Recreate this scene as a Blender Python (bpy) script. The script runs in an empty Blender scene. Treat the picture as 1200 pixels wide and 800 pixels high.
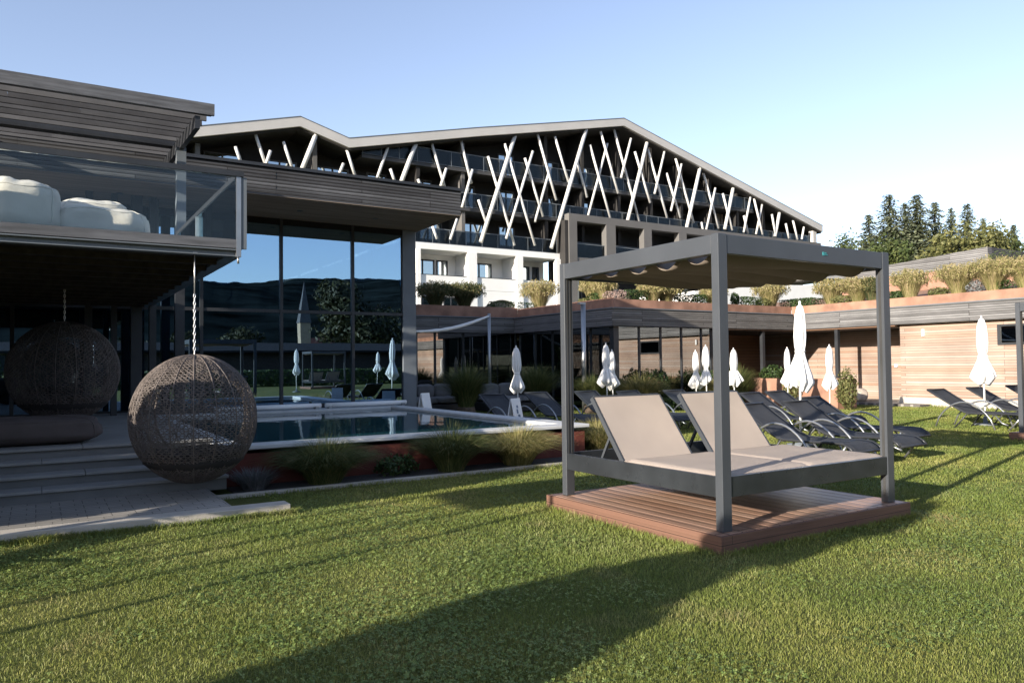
import bpy, math, random
import numpy as np
from mathutils import Vector, Matrix, noise

SC = bpy.context.scene
COL = SC.collection
R = math.radians
rng = random.Random(7)

# ------------------------------------------------------------------ camera, sky, sun, exposure
F_PX, PITCH, ROLL, YAW, EYE = 888.0, R(1.748), R(-0.643), R(57.91), 1.431
fw = Vector((math.cos(YAW)*math.cos(PITCH), math.sin(YAW)*math.cos(PITCH), math.sin(PITCH)))
rt = Vector((math.sin(YAW), -math.cos(YAW), 0))
up = rt.cross(fw)
rt2 = rt*math.cos(ROLL) + up*math.sin(ROLL)
up2 = up*math.cos(ROLL) - rt*math.sin(ROLL)
cam_d = bpy.data.cameras.new('camera')
cam = bpy.data.objects.new('camera', cam_d); COL.objects.link(cam)
mw = Matrix((rt2, up2, -fw)).transposed().to_4x4(); mw.translation = (0, 0, EYE)
cam.matrix_world = mw
cam_d.sensor_width = 36; cam_d.sensor_fit = 'HORIZONTAL'; cam_d.lens = F_PX/1200*36
cam_d.clip_start = .05; cam_d.clip_end = 6000
SC.camera = cam

SUN_AZ, SUN_EL = R(14.6), R(14.6)          # light travels towards SUN_AZ (from +X to +Y)
W = bpy.data.worlds.new('World'); SC.world = W; W.use_nodes = True
wn = W.node_tree.nodes; wn.clear()
sky = wn.new('ShaderNodeTexSky'); sky.sky_type = 'NISHITA'; sky.sun_disc = False
sky.sun_elevation = SUN_EL
sx, sy = -math.cos(SUN_AZ), -math.sin(SUN_AZ)
sky.sun_rotation = math.atan2(sx, sy)
sky.altitude = 700; sky.air_density = 1.0; sky.dust_density = 0.8; sky.ozone_density = 1.6
bg = wn.new('ShaderNodeBackground'); bg.inputs['Strength'].default_value = .126
wo = wn.new('ShaderNodeOutputWorld')
hs = wn.new('ShaderNodeHueSaturation'); hs.inputs['Saturation'].default_value = .84; hs.inputs['Value'].default_value = 1.0
tn = wn.new('ShaderNodeMix'); tn.data_type = 'RGBA'; tn.blend_type = 'MULTIPLY'; tn.inputs[0].default_value = 1; tn.inputs[7].default_value = (1.02, .968, 1.02, 1)   # colour correction over the sky: paler, less cyan
W.node_tree.links.new(sky.outputs[0], hs.inputs['Color']); W.node_tree.links.new(hs.outputs[0], tn.inputs[6]); W.node_tree.links.new(tn.outputs[2], bg.inputs[0]); W.node_tree.links.new(bg.outputs[0], wo.inputs[0])

sd = bpy.data.lights.new('sun', 'SUN'); sd.energy = 5.0; sd.angle = R(.5); sd.color = (1, .91, .78)
so = bpy.data.objects.new('sun', sd); COL.objects.link(so)
ldir = Vector((math.cos(SUN_AZ)*math.cos(SUN_EL), math.sin(SUN_AZ)*math.cos(SUN_EL), -math.sin(SUN_EL)))
so.rotation_euler = ldir.to_track_quat('-Z', 'Y').to_euler(); so.location = (-30, -10, 20)
vs = SC.view_settings
vs.view_transform = 'Standard'; vs.look = 'None'; vs.exposure = 1.2; vs.gamma = 1; vs.use_curve_mapping = False
SC.cycles.max_bounces = 8; SC.cycles.transparent_max_bounces = 24

# ------------------------------------------------------------------ mesh builder
class MB:
    def __init__(s): s.v = []; s.f = []; s.s = []
    def add(s, vs, fs, smooth=False):
        o = len(s.v); s.v += [tuple(p) for p in vs]
        s.f += [tuple(i+o for i in f) for f in fs]; s.s += [smooth]*len(fs)
    def box(s, x0, x1, y0, y1, z0, z1, bev=0.0):
        if bev and min(x1-x0, y1-y0, z1-z0) > 2.2*bev:
            b = bev
            # chamfered box: 24 vertices
            vs = []; idx = {}
            for sx_ in (0, 1):
                for sy_ in (0, 1):
                    for sz_ in (0, 1):
                        X = (x0, x1)[sx_]; Y = (y0, y1)[sy_]; Z = (z0, z1)[sz_]
                        dx = b if not sx_ else -b; dy = b if not sy_ else -b; dz = b if not sz_ else -b
                        for a, p in (('x', (X, Y+dy, Z+dz)), ('y', (X+dx, Y, Z+dz)), ('z', (X+dx, Y+dy, Z))):
                            idx[(sx_, sy_, sz_, a)] = len(vs); vs.append(p)
            fs = []
            for k in (0, 1):
                q = [idx[(k, 0, 0, 'x')], idx[(k, 1, 0, 'x')], idx[(k, 1, 1, 'x')], idx[(k, 0, 1, 'x')]]; fs.append(q if k else q[::-1])
                q = [idx[(0, k, 0, 'y')], idx[(0, k, 1, 'y')], idx[(1, k, 1, 'y')], idx[(1, k, 0, 'y')]]; fs.append(q if k else q[::-1])
                q = [idx[(0, 0, k, 'z')], idx[(1, 0, k, 'z')], idx[(1, 1, k, 'z')], idx[(0, 1, k, 'z')]]; fs.append(q if k else q[::-1])
            for a_ in (0, 1):
                for b_ in (0, 1):
                    q = [idx[(a_, b_, 0, 'x')], idx[(a_, b_, 1, 'x')], idx[(a_, b_, 1, 'y')], idx[(a_, b_, 0, 'y')]]; fs.append(q if a_ != b_ else q[::-1])
                    q = [idx[(a_, 0, b_, 'x')], idx[(a_, 1, b_, 'x')], idx[(a_, 1, b_, 'z')], idx[(a_, 0, b_, 'z')]]; fs.append(q if a_ == b_ else q[::-1])
                    q = [idx[(0, a_, b_, 'y')], idx[(1, a_, b_, 'y')], idx[(1, a_, b_, 'z')], idx[(0, a_, b_, 'z')]]; fs.append(q if a_ != b_ else q[::-1])
            for a_ in (0, 1):
                for b_ in (0, 1):
                    for c_ in (0, 1):
                        q = [idx[(a_, b_, c_, 'x')], idx[(a_, b_, c_, 'y')], idx[(a_, b_, c_, 'z')]]
                        fs.append(q if (a_+b_+c_) % 2 else q[::-1])
            s.add(vs, fs); return
        s.add([(x0, y0, z0), (x1, y0, z0), (x1, y1, z0), (x0, y1, z0), (x0, y0, z1), (x1, y0, z1), (x1, y1, z1), (x0, y1, z1)],
              [(0, 3, 2, 1), (4, 5, 6, 7), (0, 1, 5, 4), (1, 2, 6, 5), (2, 3, 7, 6), (3, 0, 4, 7)])
    def quad(s, a, b, c, d, smooth=False): s.add([a, b, c, d], [(0, 1, 2, 3)], smooth)
    def bar(s, p0, p1, w, h, upv=(0, 0, 1)):
        p0 = Vector(p0); p1 = Vector(p1); t = (p1-p0).normalized(); u = Vector(upv)
        a = t.cross(u)
        if a.length < 1e-4: a = t.cross(Vector((1, 0, 0)))
        a.normalize(); b = a.cross(t)
        vs = []
        for p in (p0, p1):
            for i, j in ((-1, -1), (1, -1), (1, 1), (-1, 1)): vs.append(p+a*(i*w/2)+b*(j*h/2))
        s.add(vs, [(0, 1, 2, 3), (7, 6, 5, 4), (0, 4, 5, 1), (1, 5, 6, 2), (2, 6, 7, 3), (3, 7, 4, 0)])
    def tube(s, pts, r, seg=8, closed=False, cap=True, rs=None):
        pts = [Vector(p) for p in pts]; n = len(pts); vs = []; fs = []
        prev = None
        for i, p in enumerate(pts):
            if closed: t = pts[(i+1) % n]-pts[i-1]
            else: t = pts[min(i+1, n-1)]-pts[max(i-1, 0)]
            t.normalize()
            if prev is None:
                a = t.cross(Vector((0, 0, 1)))
                if a.length < .05: a = t.cross(Vector((1, 0, 0)))
            else: a = prev - t*prev.dot(t)
            a.normalize(); prev = a; b = t.cross(a)
            rr = rs[i] if rs else r
            for k in range(seg):
                an = 2*math.pi*k/seg; vs.append(p+(a*math.cos(an)+b*math.sin(an))*rr)
        m = n if closed else n-1
        for i in range(m):
            j = (i+1) % n
            for k in range(seg):
                l = (k+1) % seg; fs.append((i*seg+k, i*seg+l, j*seg+l, j*seg+k))
        s.add(vs, fs, True)
        if cap and not closed:
            o = len(s.v)-len(vs)
            s.f.append(tuple(o+k for k in range(seg))[::-1]); s.s.append(False)
            s.f.append(tuple(o+(n-1)*seg+k for k in range(seg))); s.s.append(False)
    def lathe(s, prof, seg=24, c=(0, 0, 0), mod=None):
        vs = []; fs = []; n = len(prof)
        for i, (r, z) in enumerate(prof):
            for k in range(seg):
                an = 2*math.pi*k/seg; q = mod(i, k, an) if mod else (1, 0)
                vs.append((c[0]+r*q[0]*math.cos(an), c[1]+r*q[0]*math.sin(an), c[2]+z+q[1]))
        for i in range(n-1):
            for k in range(seg):
                l = (k+1) % seg; fs.append((i*seg+k, i*seg+l, (i+1)*seg+l, (i+1)*seg+k))
        s.add(vs, fs, True)
    def prism(s, poly, axis, a0, a1):
        """poly: 2D outline; axis 'x': outline is (y,z), 'y': (x,z), 'z': (x,y)"""
        def mk(p, a):
            return {'x': (a, p[0], p[1]), 'y': (p[0], a, p[1]), 'z': (p[0], p[1], a)}[axis]
        n = len(poly); vs = [mk(p, a0) for p in poly]+[mk(p, a1) for p in poly]
        fs = [tuple(range(n))[::-1], tuple(range(n, 2*n))]+[(i, (i+1) % n, (i+1) % n+n, i+n) for i in range(n)]
        s.add(vs, fs)
    def sheet(s, grid, smooth=True):
        """grid: rows of points"""
        m = len(grid); n = len(grid[0]); vs = [p for row in grid for p in row]
        fs = [(i*n+j, i*n+j+1, (i+1)*n+j+1, (i+1)*n+j) for i in range(m-1) for j in range(n-1)]
        s.add(vs, fs, smooth)
    def build(s, name, mat, parent=None, world=False, fixn=True):
        me = bpy.data.meshes.new(name)
        v = s.v
        if world and parent is not None:
            l = parent_loc(parent); v = [(a[0]-l[0], a[1]-l[1], a[2]-l[2]) for a in v]
        me.from_pydata(v, [], s.f)
        me.polygons.foreach_set('use_smooth', s.s)
        if fixn and len(s.f) < 60000:
            import bmesh
            bm = bmesh.new(); bm.from_mesh(me); bmesh.ops.recalc_face_normals(bm, faces=bm.faces); bm.to_mesh(me); bm.free()
        me.materials.append(mat); me.update()
        o = bpy.data.objects.new(name, me); COL.objects.link(o)
        if parent is not None: o.parent = parent
        return o

def parent_loc(p):
    l = Vector(p.location)
    while p.parent is not None: p = p.parent; l = l+Vector(p.location)
    return l
def tag(o, label, cat, group=None):
    o['label'] = label; o['category'] = cat; o['kind'] = 'thing'
    if group: o['group'] = group
    return o
def thing(name, label, cat, loc=(0, 0, 0), rz=0, group=None):
    o = bpy.data.objects.new(name, None); COL.objects.link(o); o.empty_display_size = .2
    o.location = loc; o.rotation_euler = (0, 0, rz)
    return tag(o, label, cat, group)
def struct(o): o['kind'] = 'structure'; return o
def stuff(o): o['kind'] = 'stuff'; return o
def kids(o): return [c for c in bpy.data.objects if c.parent == o]
def dup(root, loc, rz=None, label=None, scale=None):
    def cp(o, par):
        c = o.copy(); COL.objects.link(c)
        if par is not None: c.parent = par
        for ch in kids(o): cp(ch, c)
        return c
    ch = cp(root, None); ch.location = loc
    if rz is not None: ch.rotation_euler = (0, 0, rz)
    if scale is not None: ch.scale = (scale,)*3 if not hasattr(scale, '__len__') else scale
    if label: ch['label'] = label
    return ch

# ------------------------------------------------------------------ materials
def new_mat(name):
    m = bpy.data.materials.new(name); m.use_nodes = True
    nt = m.node_tree; b = nt.nodes['Principled BSDF']; return m, nt, b
def N(nt, t, **kw):
    n = nt.nodes.new(t)
    for k, v in kw.items():
        if k in n.inputs: n.inputs[k].default_value = v
        else: setattr(n, k, v)
    return n
def c4(c): return (c[0], c[1], c[2], 1)
def ramp(nt, fac, stops):
    r = nt.nodes.new('ShaderNodeValToRGB'); e = r.color_ramp.elements
    while len(e) < len(stops): e.new(.5)
    for q, (p, c) in zip(e, stops): q.position = p; q.color = c4(c)
    nt.links.new(fac, r.inputs[0]); return r.outputs[0]
def pbr(name, col, rough=.6, metal=0, var=.25, scale=3, bump=0, bscale=40, spec=.5, stretch=None):
    m, nt, b = new_mat(name); L = nt.links.new
    tc = N(nt, 'ShaderNodeTexCoord'); vec = tc.outputs['Object']
    if stretch:
        mp = N(nt, 'ShaderNodeMapping'); mp.inputs['Scale'].default_value = stretch; L(vec, mp.inputs[0]); vec = mp.outputs[0]
    n1 = N(nt, 'ShaderNodeTexNoise', Scale=scale, Detail=6); L(vec, n1.inputs['Vector'])
    lo = tuple(c*(1-var) for c in col); hi = tuple(min(1, c*(1+var)) for c in col)
    L(ramp(nt, n1.outputs[0], [(.3, lo), (.7, hi)]), b.inputs['Base Color'])
    mr = N(nt, 'ShaderNodeMapRange'); mr.inputs[3].default_value = max(.02, rough-.1); mr.inputs[4].default_value = min(1, rough+.1)
    n3 = N(nt, 'ShaderNodeTexNoise', Scale=scale*2.3, Detail=4); L(vec, n3.inputs['Vector']); L(n3.outputs[0], mr.inputs[0]); L(mr.outputs[0], b.inputs['Roughness'])
    b.inputs['Metallic'].default_value = metal; b.inputs['Specular IOR Level'].default_value = spec
    if bump:
        n2 = N(nt, 'ShaderNodeTexNoise', Scale=bscale, Detail=5); L(vec, n2.inputs['Vector'])
        bp = N(nt, 'ShaderNodeBump', Strength=bump, Distance=.01); L(n2.outputs[0], bp.inputs['Height']); L(bp.outputs[0], b.inputs['Normal'])
    return m
def planks(name, cols, plane, width, length, rough=.7, gap=.006, grain=.35, bump=.5, gapcol=(.012, .01, .009)):
    """plane: two axis letters, along-the-plank axis first, e.g. 'yz'"""
    m, nt, b = new_mat(name); L = nt.links.new
    tc = N(nt, 'ShaderNodeTexCoord'); sp = N(nt, 'ShaderNodeSeparateXYZ'); L(tc.outputs['Object'], sp.inputs[0])
    cb = N(nt, 'ShaderNodeCombineXYZ'); ax = {'x': 0, 'y': 1, 'z': 2}
    L(sp.outputs[ax[plane[0]]], cb.inputs[0]); L(sp.outputs[ax[plane[1]]], cb.inputs[1])
    br = N(nt, 'ShaderNodeTexBrick'); br.offset = .37; br.offset_frequency = 3
    for k, v in (('Scale', 1), ('Mortar Size', gap), ('Mortar Smooth', .1), ('Bias', 0), ('Brick Width', length), ('Row Height', width)): br.inputs[k].default_value = v
    br.inputs['Color1'].default_value = (0, 0, 0, 1); br.inputs['Color2'].default_value = (1, 1, 1, 1); br.inputs['Mortar'].default_value = (.5, .5, .5, 1)
    L(cb.outputs[0], br.inputs['Vector'])
    n = len(cols); base = ramp(nt, br.outputs['Color'], [(i/(n-1), c) for i, c in enumerate(cols)])
    mp = N(nt, 'ShaderNodeMapping'); mp.inputs['Scale'].default_value = (1.2, 38, 38); L(cb.outputs[0], mp.inputs[0])
    ng = N(nt, 'ShaderNodeTexNoise', Scale=1.6, Detail=5, Roughness=.65); L(mp.outputs[0], ng.inputs['Vector'])
    g = ramp(nt, ng.outputs[0], [(.3, (1-grain,)*3), (.7, (1+grain*.4,)*3)])
    mx = N(nt, 'ShaderNodeMix', data_type='RGBA', blend_type='MULTIPLY'); mx.inputs[0].default_value = 1
    L(base, mx.inputs[6]); L(g, mx.inputs[7])
    nb = N(nt, 'ShaderNodeTexNoise', Scale=.7, Detail=3); L(cb.outputs[0], nb.inputs['Vector'])
    gb = ramp(nt, nb.outputs[0], [(.3, (.75,)*3), (.7, (1.15,)*3)])
    mxb = N(nt, 'ShaderNodeMix', data_type='RGBA', blend_type='MULTIPLY'); mxb.inputs[0].default_value = 1
    L(mx.outputs[2], mxb.inputs[6]); L(gb, mxb.inputs[7])
    m2 = N(nt, 'ShaderNodeMix', data_type='RGBA'); L(br.outputs['Fac'], m2.inputs[0]); L(mxb.outputs[2], m2.inputs[6]); m2.inputs[7].default_value = c4(gapcol)
    L(m2.outputs[2], b.inputs['Base Color']); b.inputs['Roughness'].default_value = rough; b.inputs['Specular IOR Level'].default_value = .3
    inv = N(nt, 'ShaderNodeMath', operation='MULTIPLY_ADD'); inv.inputs[1].default_value = -1; inv.inputs[2].default_value = 1; L(br.outputs['Fac'], inv.inputs[0])
    ad = N(nt, 'ShaderNodeMath', operation='MULTIPLY_ADD'); ad.inputs[1].default_value = .15; L(ng.outputs[0], ad.inputs[0]); L(inv.outputs[0], ad.inputs[2])
    bp = N(nt, 'ShaderNodeBump', Strength=bump, Distance=.006); L(ad.outputs[0], bp.inputs['Height']); L(bp.outputs[0], b.inputs['Normal'])
    return m
def glass(name, tint, refl, rcol=(1, 1, 1), wav=.0, ior=1.5, rough=0.0):
    m, nt, b = new_mat(name); L = nt.links.new; nt.nodes.remove(b)
    out = nt.nodes['Material Output']
    tr = N(nt, 'ShaderNodeBsdfTransparent'); tr.inputs[0].default_value = c4(tint)
    gl = N(nt, 'ShaderNodeBsdfGlossy'); gl.inputs[0].default_value = c4(rcol); gl.inputs['Roughness'].default_value = rough
    fr = N(nt, 'ShaderNodeFresnel', IOR=ior); ad = N(nt, 'ShaderNodeMath', operation='ADD'); ad.inputs[1].default_value = refl; ad.use_clamp = True
    L(fr.outputs[0], ad.inputs[0])
    mx = N(nt, 'ShaderNodeMixShader'); L(ad.outputs[0], mx.inputs[0]); L(tr.outputs[0], mx.inputs[1]); L(gl.outputs[0], mx.inputs[2]); L(mx.outputs[0], out.inputs[0])
    if wav:
        tc = N(nt, 'ShaderNodeTexCoord'); n1 = N(nt, 'ShaderNodeTexNoise', Scale=.9, Detail=1); L(tc.outputs['Object'], n1.inputs['Vector'])
        bp = N(nt, 'ShaderNodeBump', Strength=wav, Distance=.02); L(n1.outputs[0], bp.inputs['Height']); L(bp.outputs[0], gl.inputs['Normal'])
    return m
def leafmat(name, stops, rough=.55, trans=.3, nscale=2.5, island=.5):
    """foliage: hue varies per leaf and through a soft noise"""
    m, nt, b = new_mat(name); L = nt.links.new; out = nt.nodes['Material Output']
    gm = N(nt, 'ShaderNodeNewGeometry'); tc = N(nt, 'ShaderNodeTexCoord')
    n1 = N(nt, 'ShaderNodeTexNoise', Scale=nscale, Detail=3); L(tc.outputs['Object'], n1.inputs['Vector'])
    mr = N(nt, 'ShaderNodeMapRange'); mr.inputs[1].default_value = .3; mr.inputs[2].default_value = .7; L(n1.outputs[0], mr.inputs[0])
    mx = N(nt, 'ShaderNodeMix'); mx.inputs[0].default_value = island; L(mr.outputs[0], mx.inputs[2]); L(gm.outputs['Random Per Island'], mx.inputs[3])
    col = ramp(nt, mx.outputs[0], stops)
    L(col, b.inputs['Base Color']); b.inputs['Roughness'].default_value = rough; b.inputs['Specular IOR Level'].default_value = .25
    tl = N(nt, 'ShaderNodeBsdfTranslucent'); L(col, tl.inputs[0])
    ms = N(nt, 'ShaderNodeMixShader'); ms.inputs[0].default_value = trans; L(b.outputs[0], ms.inputs[1]); L(tl.outputs[0], ms.inputs[2]); L(ms.outputs[0], out.inputs[0])
    return m

M = {}
M['grey_metal'] = pbr('grey_metal', (.048, .053, .061), .42, .0, .1, 2, .05, 200)
M['groove'] = pbr('groove', (.03, .03, .03), .6)
M['apron_metal'] = pbr('apron_metal', (.050, .056, .064), .3, .55, .25, 3.5, .05, 120)
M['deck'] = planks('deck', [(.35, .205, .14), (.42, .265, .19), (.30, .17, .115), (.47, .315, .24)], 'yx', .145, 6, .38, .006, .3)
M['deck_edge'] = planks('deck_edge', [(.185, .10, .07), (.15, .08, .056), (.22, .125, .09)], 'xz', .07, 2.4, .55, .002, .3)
M['taupe'] = pbr('taupe', (.40, .335, .285), .85, 0, .05, 3, .3, 500, .2)
M['canopy'] = leafmat('canopy', [(0, (.17, .14, .112)), (1, (.20, .165, .135))], .8, .05, 3, 0)
M['white_fabric'] = leafmat('white_fabric', [(0, (.80, .79, .77)), (1, (.86, .85, .83))], .85, .18, 3, 0)
M['alu'] = pbr('alu', (.36, .37, .38), .35, .8, .08, 4)
M['white_metal'] = pbr('white_metal', (.75, .75, .74), .4, 0, .04, 4)
M['sling'] = pbr('sling', (.035, .037, .042), .75, 0, .15, 6, .4, 300, .3)
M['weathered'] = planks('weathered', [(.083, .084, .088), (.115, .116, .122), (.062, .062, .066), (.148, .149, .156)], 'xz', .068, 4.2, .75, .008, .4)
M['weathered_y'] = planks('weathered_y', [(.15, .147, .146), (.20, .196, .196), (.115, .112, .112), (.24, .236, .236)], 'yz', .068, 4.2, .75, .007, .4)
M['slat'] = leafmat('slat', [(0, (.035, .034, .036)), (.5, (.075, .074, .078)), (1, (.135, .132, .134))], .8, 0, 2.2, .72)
M['weathered_edge'] = pbr('weathered_edge', (.092, .095, .104), .8, 0, .35, 3, .4, 60, .3, (.8, 9, 9))
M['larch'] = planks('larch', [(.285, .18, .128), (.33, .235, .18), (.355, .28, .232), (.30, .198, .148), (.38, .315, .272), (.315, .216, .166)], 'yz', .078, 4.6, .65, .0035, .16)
M['larch_shade'] = planks('larch_shade', [(.13, .07, .04), (.17, .095, .058), (.145, .075, .044)], 'xz', .125, 3.1, .65, .005, .25)  # dark copy of larch: the loggia's shade put into the board colour
M['corten'] = pbr('corten', (.28, .155, .108), .8, 0, .3, 2.2, .3, 60, .2)
M['corten_red'] = pbr('corten_red', (.125, .036, .026), .75, 0, .35, 1.6, .3, 60, .25, (2.2, 2.2, .35))
M['soil'] = pbr('soil', (.24, .135, .085), .95, 0, .3, 1.5, .5, 30)
M['steel_dark'] = pbr('steel_dark', (.03, .032, .036), .45, .2, .2, 2)
M['steel_blue'] = pbr('steel_blue', (.12, .135, .15), .5, .0, .12, 2)
M['black'] = pbr('black', (.016, .015, .015), .8, 0, .2, 2, 0, 40, .15)
M['soffit'] = pbr('soffit', (.26, .20, .15), .7, 0, .25, 2, .2, 50, .3, (.4, 5, 5))
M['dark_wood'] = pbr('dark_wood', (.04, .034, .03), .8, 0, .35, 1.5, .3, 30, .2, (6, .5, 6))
M['stone'] = planks('stone', [(.20, .195, .185), (.235, .23, .22), (.215, .21, .20)], 'xz', .128, 1.25, .8, .004, .08, .3, (.06, .06, .06))
M['riser'] = pbr('riser', (.155, .155, .152), .85, 0, .12, 3, .2, 60)
M['tread'] = pbr('tread', (.25, .245, .235), .75, 0, .12, 2.5, .2, 70)
M['paving'] = planks('paving', [(.27, .25, .225), (.31, .29, .26), (.29, .27, .24)], 'xy', .1, .2, .85, .004, .1, .3, (.11, .1, .09))
M['kerb'] = pbr('kerb', (.40, .365, .315), .85, 0, .12, 5, .4, 80)
M['coping'] = pbr('coping', (.50, .50, .49), .55, 0, .08, 4, .1, 80)
M['gravel'] = pbr('gravel', (.05, .047, .045), .95, 0, .5, 45, 1.0, 60)
M['white_plaster'] = pbr('white_plaster', (.78, .775, .76), .85, 0, .03, 1.2, .05, 30, .2)
M['log'] = pbr('log', (.60, .59, .575), .7, 0, .15, 1.5, .1, 20, .2, (1, 1, .3))
M['roof_edge'] = pbr('roof_edge', (.47, .455, .435), .55, .0, .06, .6)
M['hotel_dark'] = pbr('hotel_dark', (.022, .020, .019), .8, 0, .25, .8, .1, 10)
M['hotel_grey'] = pbr('hotel_grey', (.115, .11, .106), .8, 0, .1, .7, .1, 10)
M['hotel_slab'] = pbr('hotel_slab', (.05, .05, .052), .7, 0, .12, .7)
M['curtain'] = pbr('curtain', (.5, .48, .45), .9, 0, .1, 6)
M['cushion_brown'] = pbr('cushion_brown', (.085, .07, .066), .9, 0, .15, 3, .3, 200, .2)
M['cushion_dark'] = pbr('cushion_dark', (.028, .025, .024), .9, 0, .15, 3, .3, 200, .2)
M['cushion_grey'] = pbr('cushion_grey', (.17, .168, .17), .9, 0, .1, 3, .3, 200, .2)
M['cushion_white'] = pbr('cushion_white', (.62, .555, .465), .85, 0, .08, 3, .9, 6, .2)
M['wicker'] = pbr('wicker', (.095, .077, .068), .65, 0, .35, 14)
M['chain'] = pbr('chain', (.55, .55, .56), .35, .8, .1, 20)
M['bark'] = pbr('bark', (.09, .065, .045), .95, 0, .4, 6, .6, 20)
M['log_end'] = pbr('log_end', (.42, .36, .30), .9, 0, .25, 9, .4, 40)
M['sign_ink'] = pbr('sign_ink', (.15, .2, .28), .7)
M['hill'] = pbr('hill', (.0085, .0125, .0130), .95, 0, .8, .02, 0, 40, 0)
M['tile_red'] = pbr('tile_red', (.2, .07, .045), .8, 0, .2, 1)
M['tower_wall'] = pbr('tower_wall', (.26, .20, .14), .85, 0, .1, .5)
M['spire'] = pbr('spire', (.045, .045, .05), .6, 0, .2, .5)
M['glass_big'] = glass('glass_big', (.38, .48, .54), .50, (.52, .76, 1.0), .035)
M['glass_rail'] = glass('glass_rail', (.90, .94, .955), .0, (.85, .95, 1), .0, 1.32)
M['glass_hotel'] = glass('glass_hotel', (.25, .3, .33), .5, (.8, .92, 1))
M['glass_hotel_rail'] = glass('glass_hotel_rail', (.30, .33, .36), .02, (.8, .92, 1), 0, 1.25, .3)
M['glass_wing'] = glass('glass_wing', (.22, .24, .245), .30, (.92, .97, 1), .02)
M['tuft_green'] = leafmat('tuft_green', [(0, (.045, .07, .022)), (.5, (.10, .13, .042)), (.85, (.22, .21, .08)), (1, (.38, .31, .16))], .6, .3, 4, .8)
M['tuft_gold'] = leafmat('tuft_gold', [(0, (.10, .115, .035)), (.5, (.27, .25, .09)), (1, (.52, .42, .21))], .6, .35, 4, .8)
M['misc_gold'] = leafmat('misc_gold', [(0, (.14, .16, .05)), (.4, (.30, .27, .11)), (1, (.50, .39, .24))], .65, .35, 3, .8)
M['misc_green'] = leafmat('misc_green', [(0, (.035, .055, .022)), (.6, (.085, .10, .04)), (1, (.30, .22, .11))], .6, .3, 3, .8)
M['box_leaf'] = leafmat('box_leaf', [(0, (.018, .035, .012)), (.6, (.04, .07, .02)), (1, (.08, .11, .03))], .5, .2, 4, .7)
M['tree_dark'] = leafmat('tree_dark', [(0, (.012, .016, .008)), (.6, (.03, .035, .014)), (1, (.07, .06, .025))], .6, .15, .4, .6)
M['olive_leaf'] = leafmat('olive_leaf', [(0, (.055, .065, .024)), (.6, (.135, .14, .05)), (1, (.24, .225, .09))], .55, .25, 4, .7)
M['silver_leaf'] = leafmat('silver_leaf', [(0, (.10, .11, .11)), (.6, (.18, .19, .19)), (1, (.30, .28, .30))], .7, .2, 4, .7)
M['pink_leaf'] = leafmat('pink_leaf', [(0, (.20, .13, .11)), (.6, (.33, .24, .21)), (1, (.45, .36, .30))], .7, .2, 4, .7)
M['conifer_leaf'] = leafmat('conifer_leaf', [(0, (.045, .058, .032)), (.5, (.125, .148, .088)), (1, (.27, .285, .185))], .6, .15, .5, .6)
M['tree_leaf'] = leafmat('tree_leaf', [(0, (.035, .055, .02)), (.5, (.075, .10, .032)), (1, (.15, .16, .055))], .55, .25, .35, .55)
M['grass_blade'] = leafmat('grass_blade', [(0, (.075, .105, .022)), (.4, (.135, .155, .034)), (.75, (.205, .205, .055)), (1, (.34, .28, .11))], .55, .3, .75, .55)
def grass_mat():
    m, nt, b = new_mat('grass_turf'); L = nt.links.new; out = nt.nodes['Material Output']
    gm = N(nt, 'ShaderNodeNewGeometry'); tc = N(nt, 'ShaderNodeTexCoord')
    def nz(sc, lo, hi, det=3):
        n = N(nt, 'ShaderNodeTexNoise', Scale=sc, Detail=det); L(tc.outputs['Object'], n.inputs['Vector'])
        r_ = N(nt, 'ShaderNodeMapRange'); r_.inputs[1].default_value = lo; r_.inputs[2].default_value = hi; L(n.outputs[0], r_.inputs[0]); return r_.outputs[0]
    a = N(nt, 'ShaderNodeMix'); a.inputs[0].default_value = .5; L(nz(.9, .3, .7), a.inputs[2]); L(gm.outputs['Random Per Island'], a.inputs[3])
    col = ramp(nt, a.outputs[0], [(0, (.082, .122, .025)), (.4, (.162, .198, .045)), (.75, (.258, .265, .075)), (1, (.40, .355, .16))])
    dry = nz(1.7, .56, .74, 5); dm = N(nt, 'ShaderNodeMath', operation='MULTIPLY'); L(dry, dm.inputs[0]); L(gm.outputs['Random Per Island'], dm.inputs[1])
    mx = N(nt, 'ShaderNodeMix', data_type='RGBA'); L(dm.outputs[0], mx.inputs[0]); L(col, mx.inputs[6]); mx.inputs[7].default_value = (.36, .29, .15, 1)
    fr = nz(.33, .35, .65); m2 = N(nt, 'ShaderNodeMix', data_type='RGBA', blend_type='MULTIPLY'); m2.inputs[0].default_value = 1
    L(mx.outputs[2], m2.inputs[6]); L(ramp(nt, fr, [(0, (.80, .90, .85)), (1, (1.12, 1.04, 1.0))]), m2.inputs[7])
    L(m2.outputs[2], b.inputs['Base Color']); b.inputs['Roughness'].default_value = .5; b.inputs['Specular IOR Level'].default_value = .3
    tl = N(nt, 'ShaderNodeBsdfTranslucent'); L(m2.outputs[2], tl.inputs[0]); ms = N(nt, 'ShaderNodeMixShader'); ms.inputs[0].default_value = .25
    L(b.outputs[0], ms.inputs[1]); L(tl.outputs[0], ms.inputs[2]); L(ms.outputs[0], out.inputs[0]); return m
M['grass_blade'] = grass_mat()
M['clover_leaf'] = leafmat('clover_leaf', [(0, (.09, .145, .036)), (.6, (.172, .23, .066)), (1, (.29, .32, .12))], .5, .25, 1.5, .7)

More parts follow.
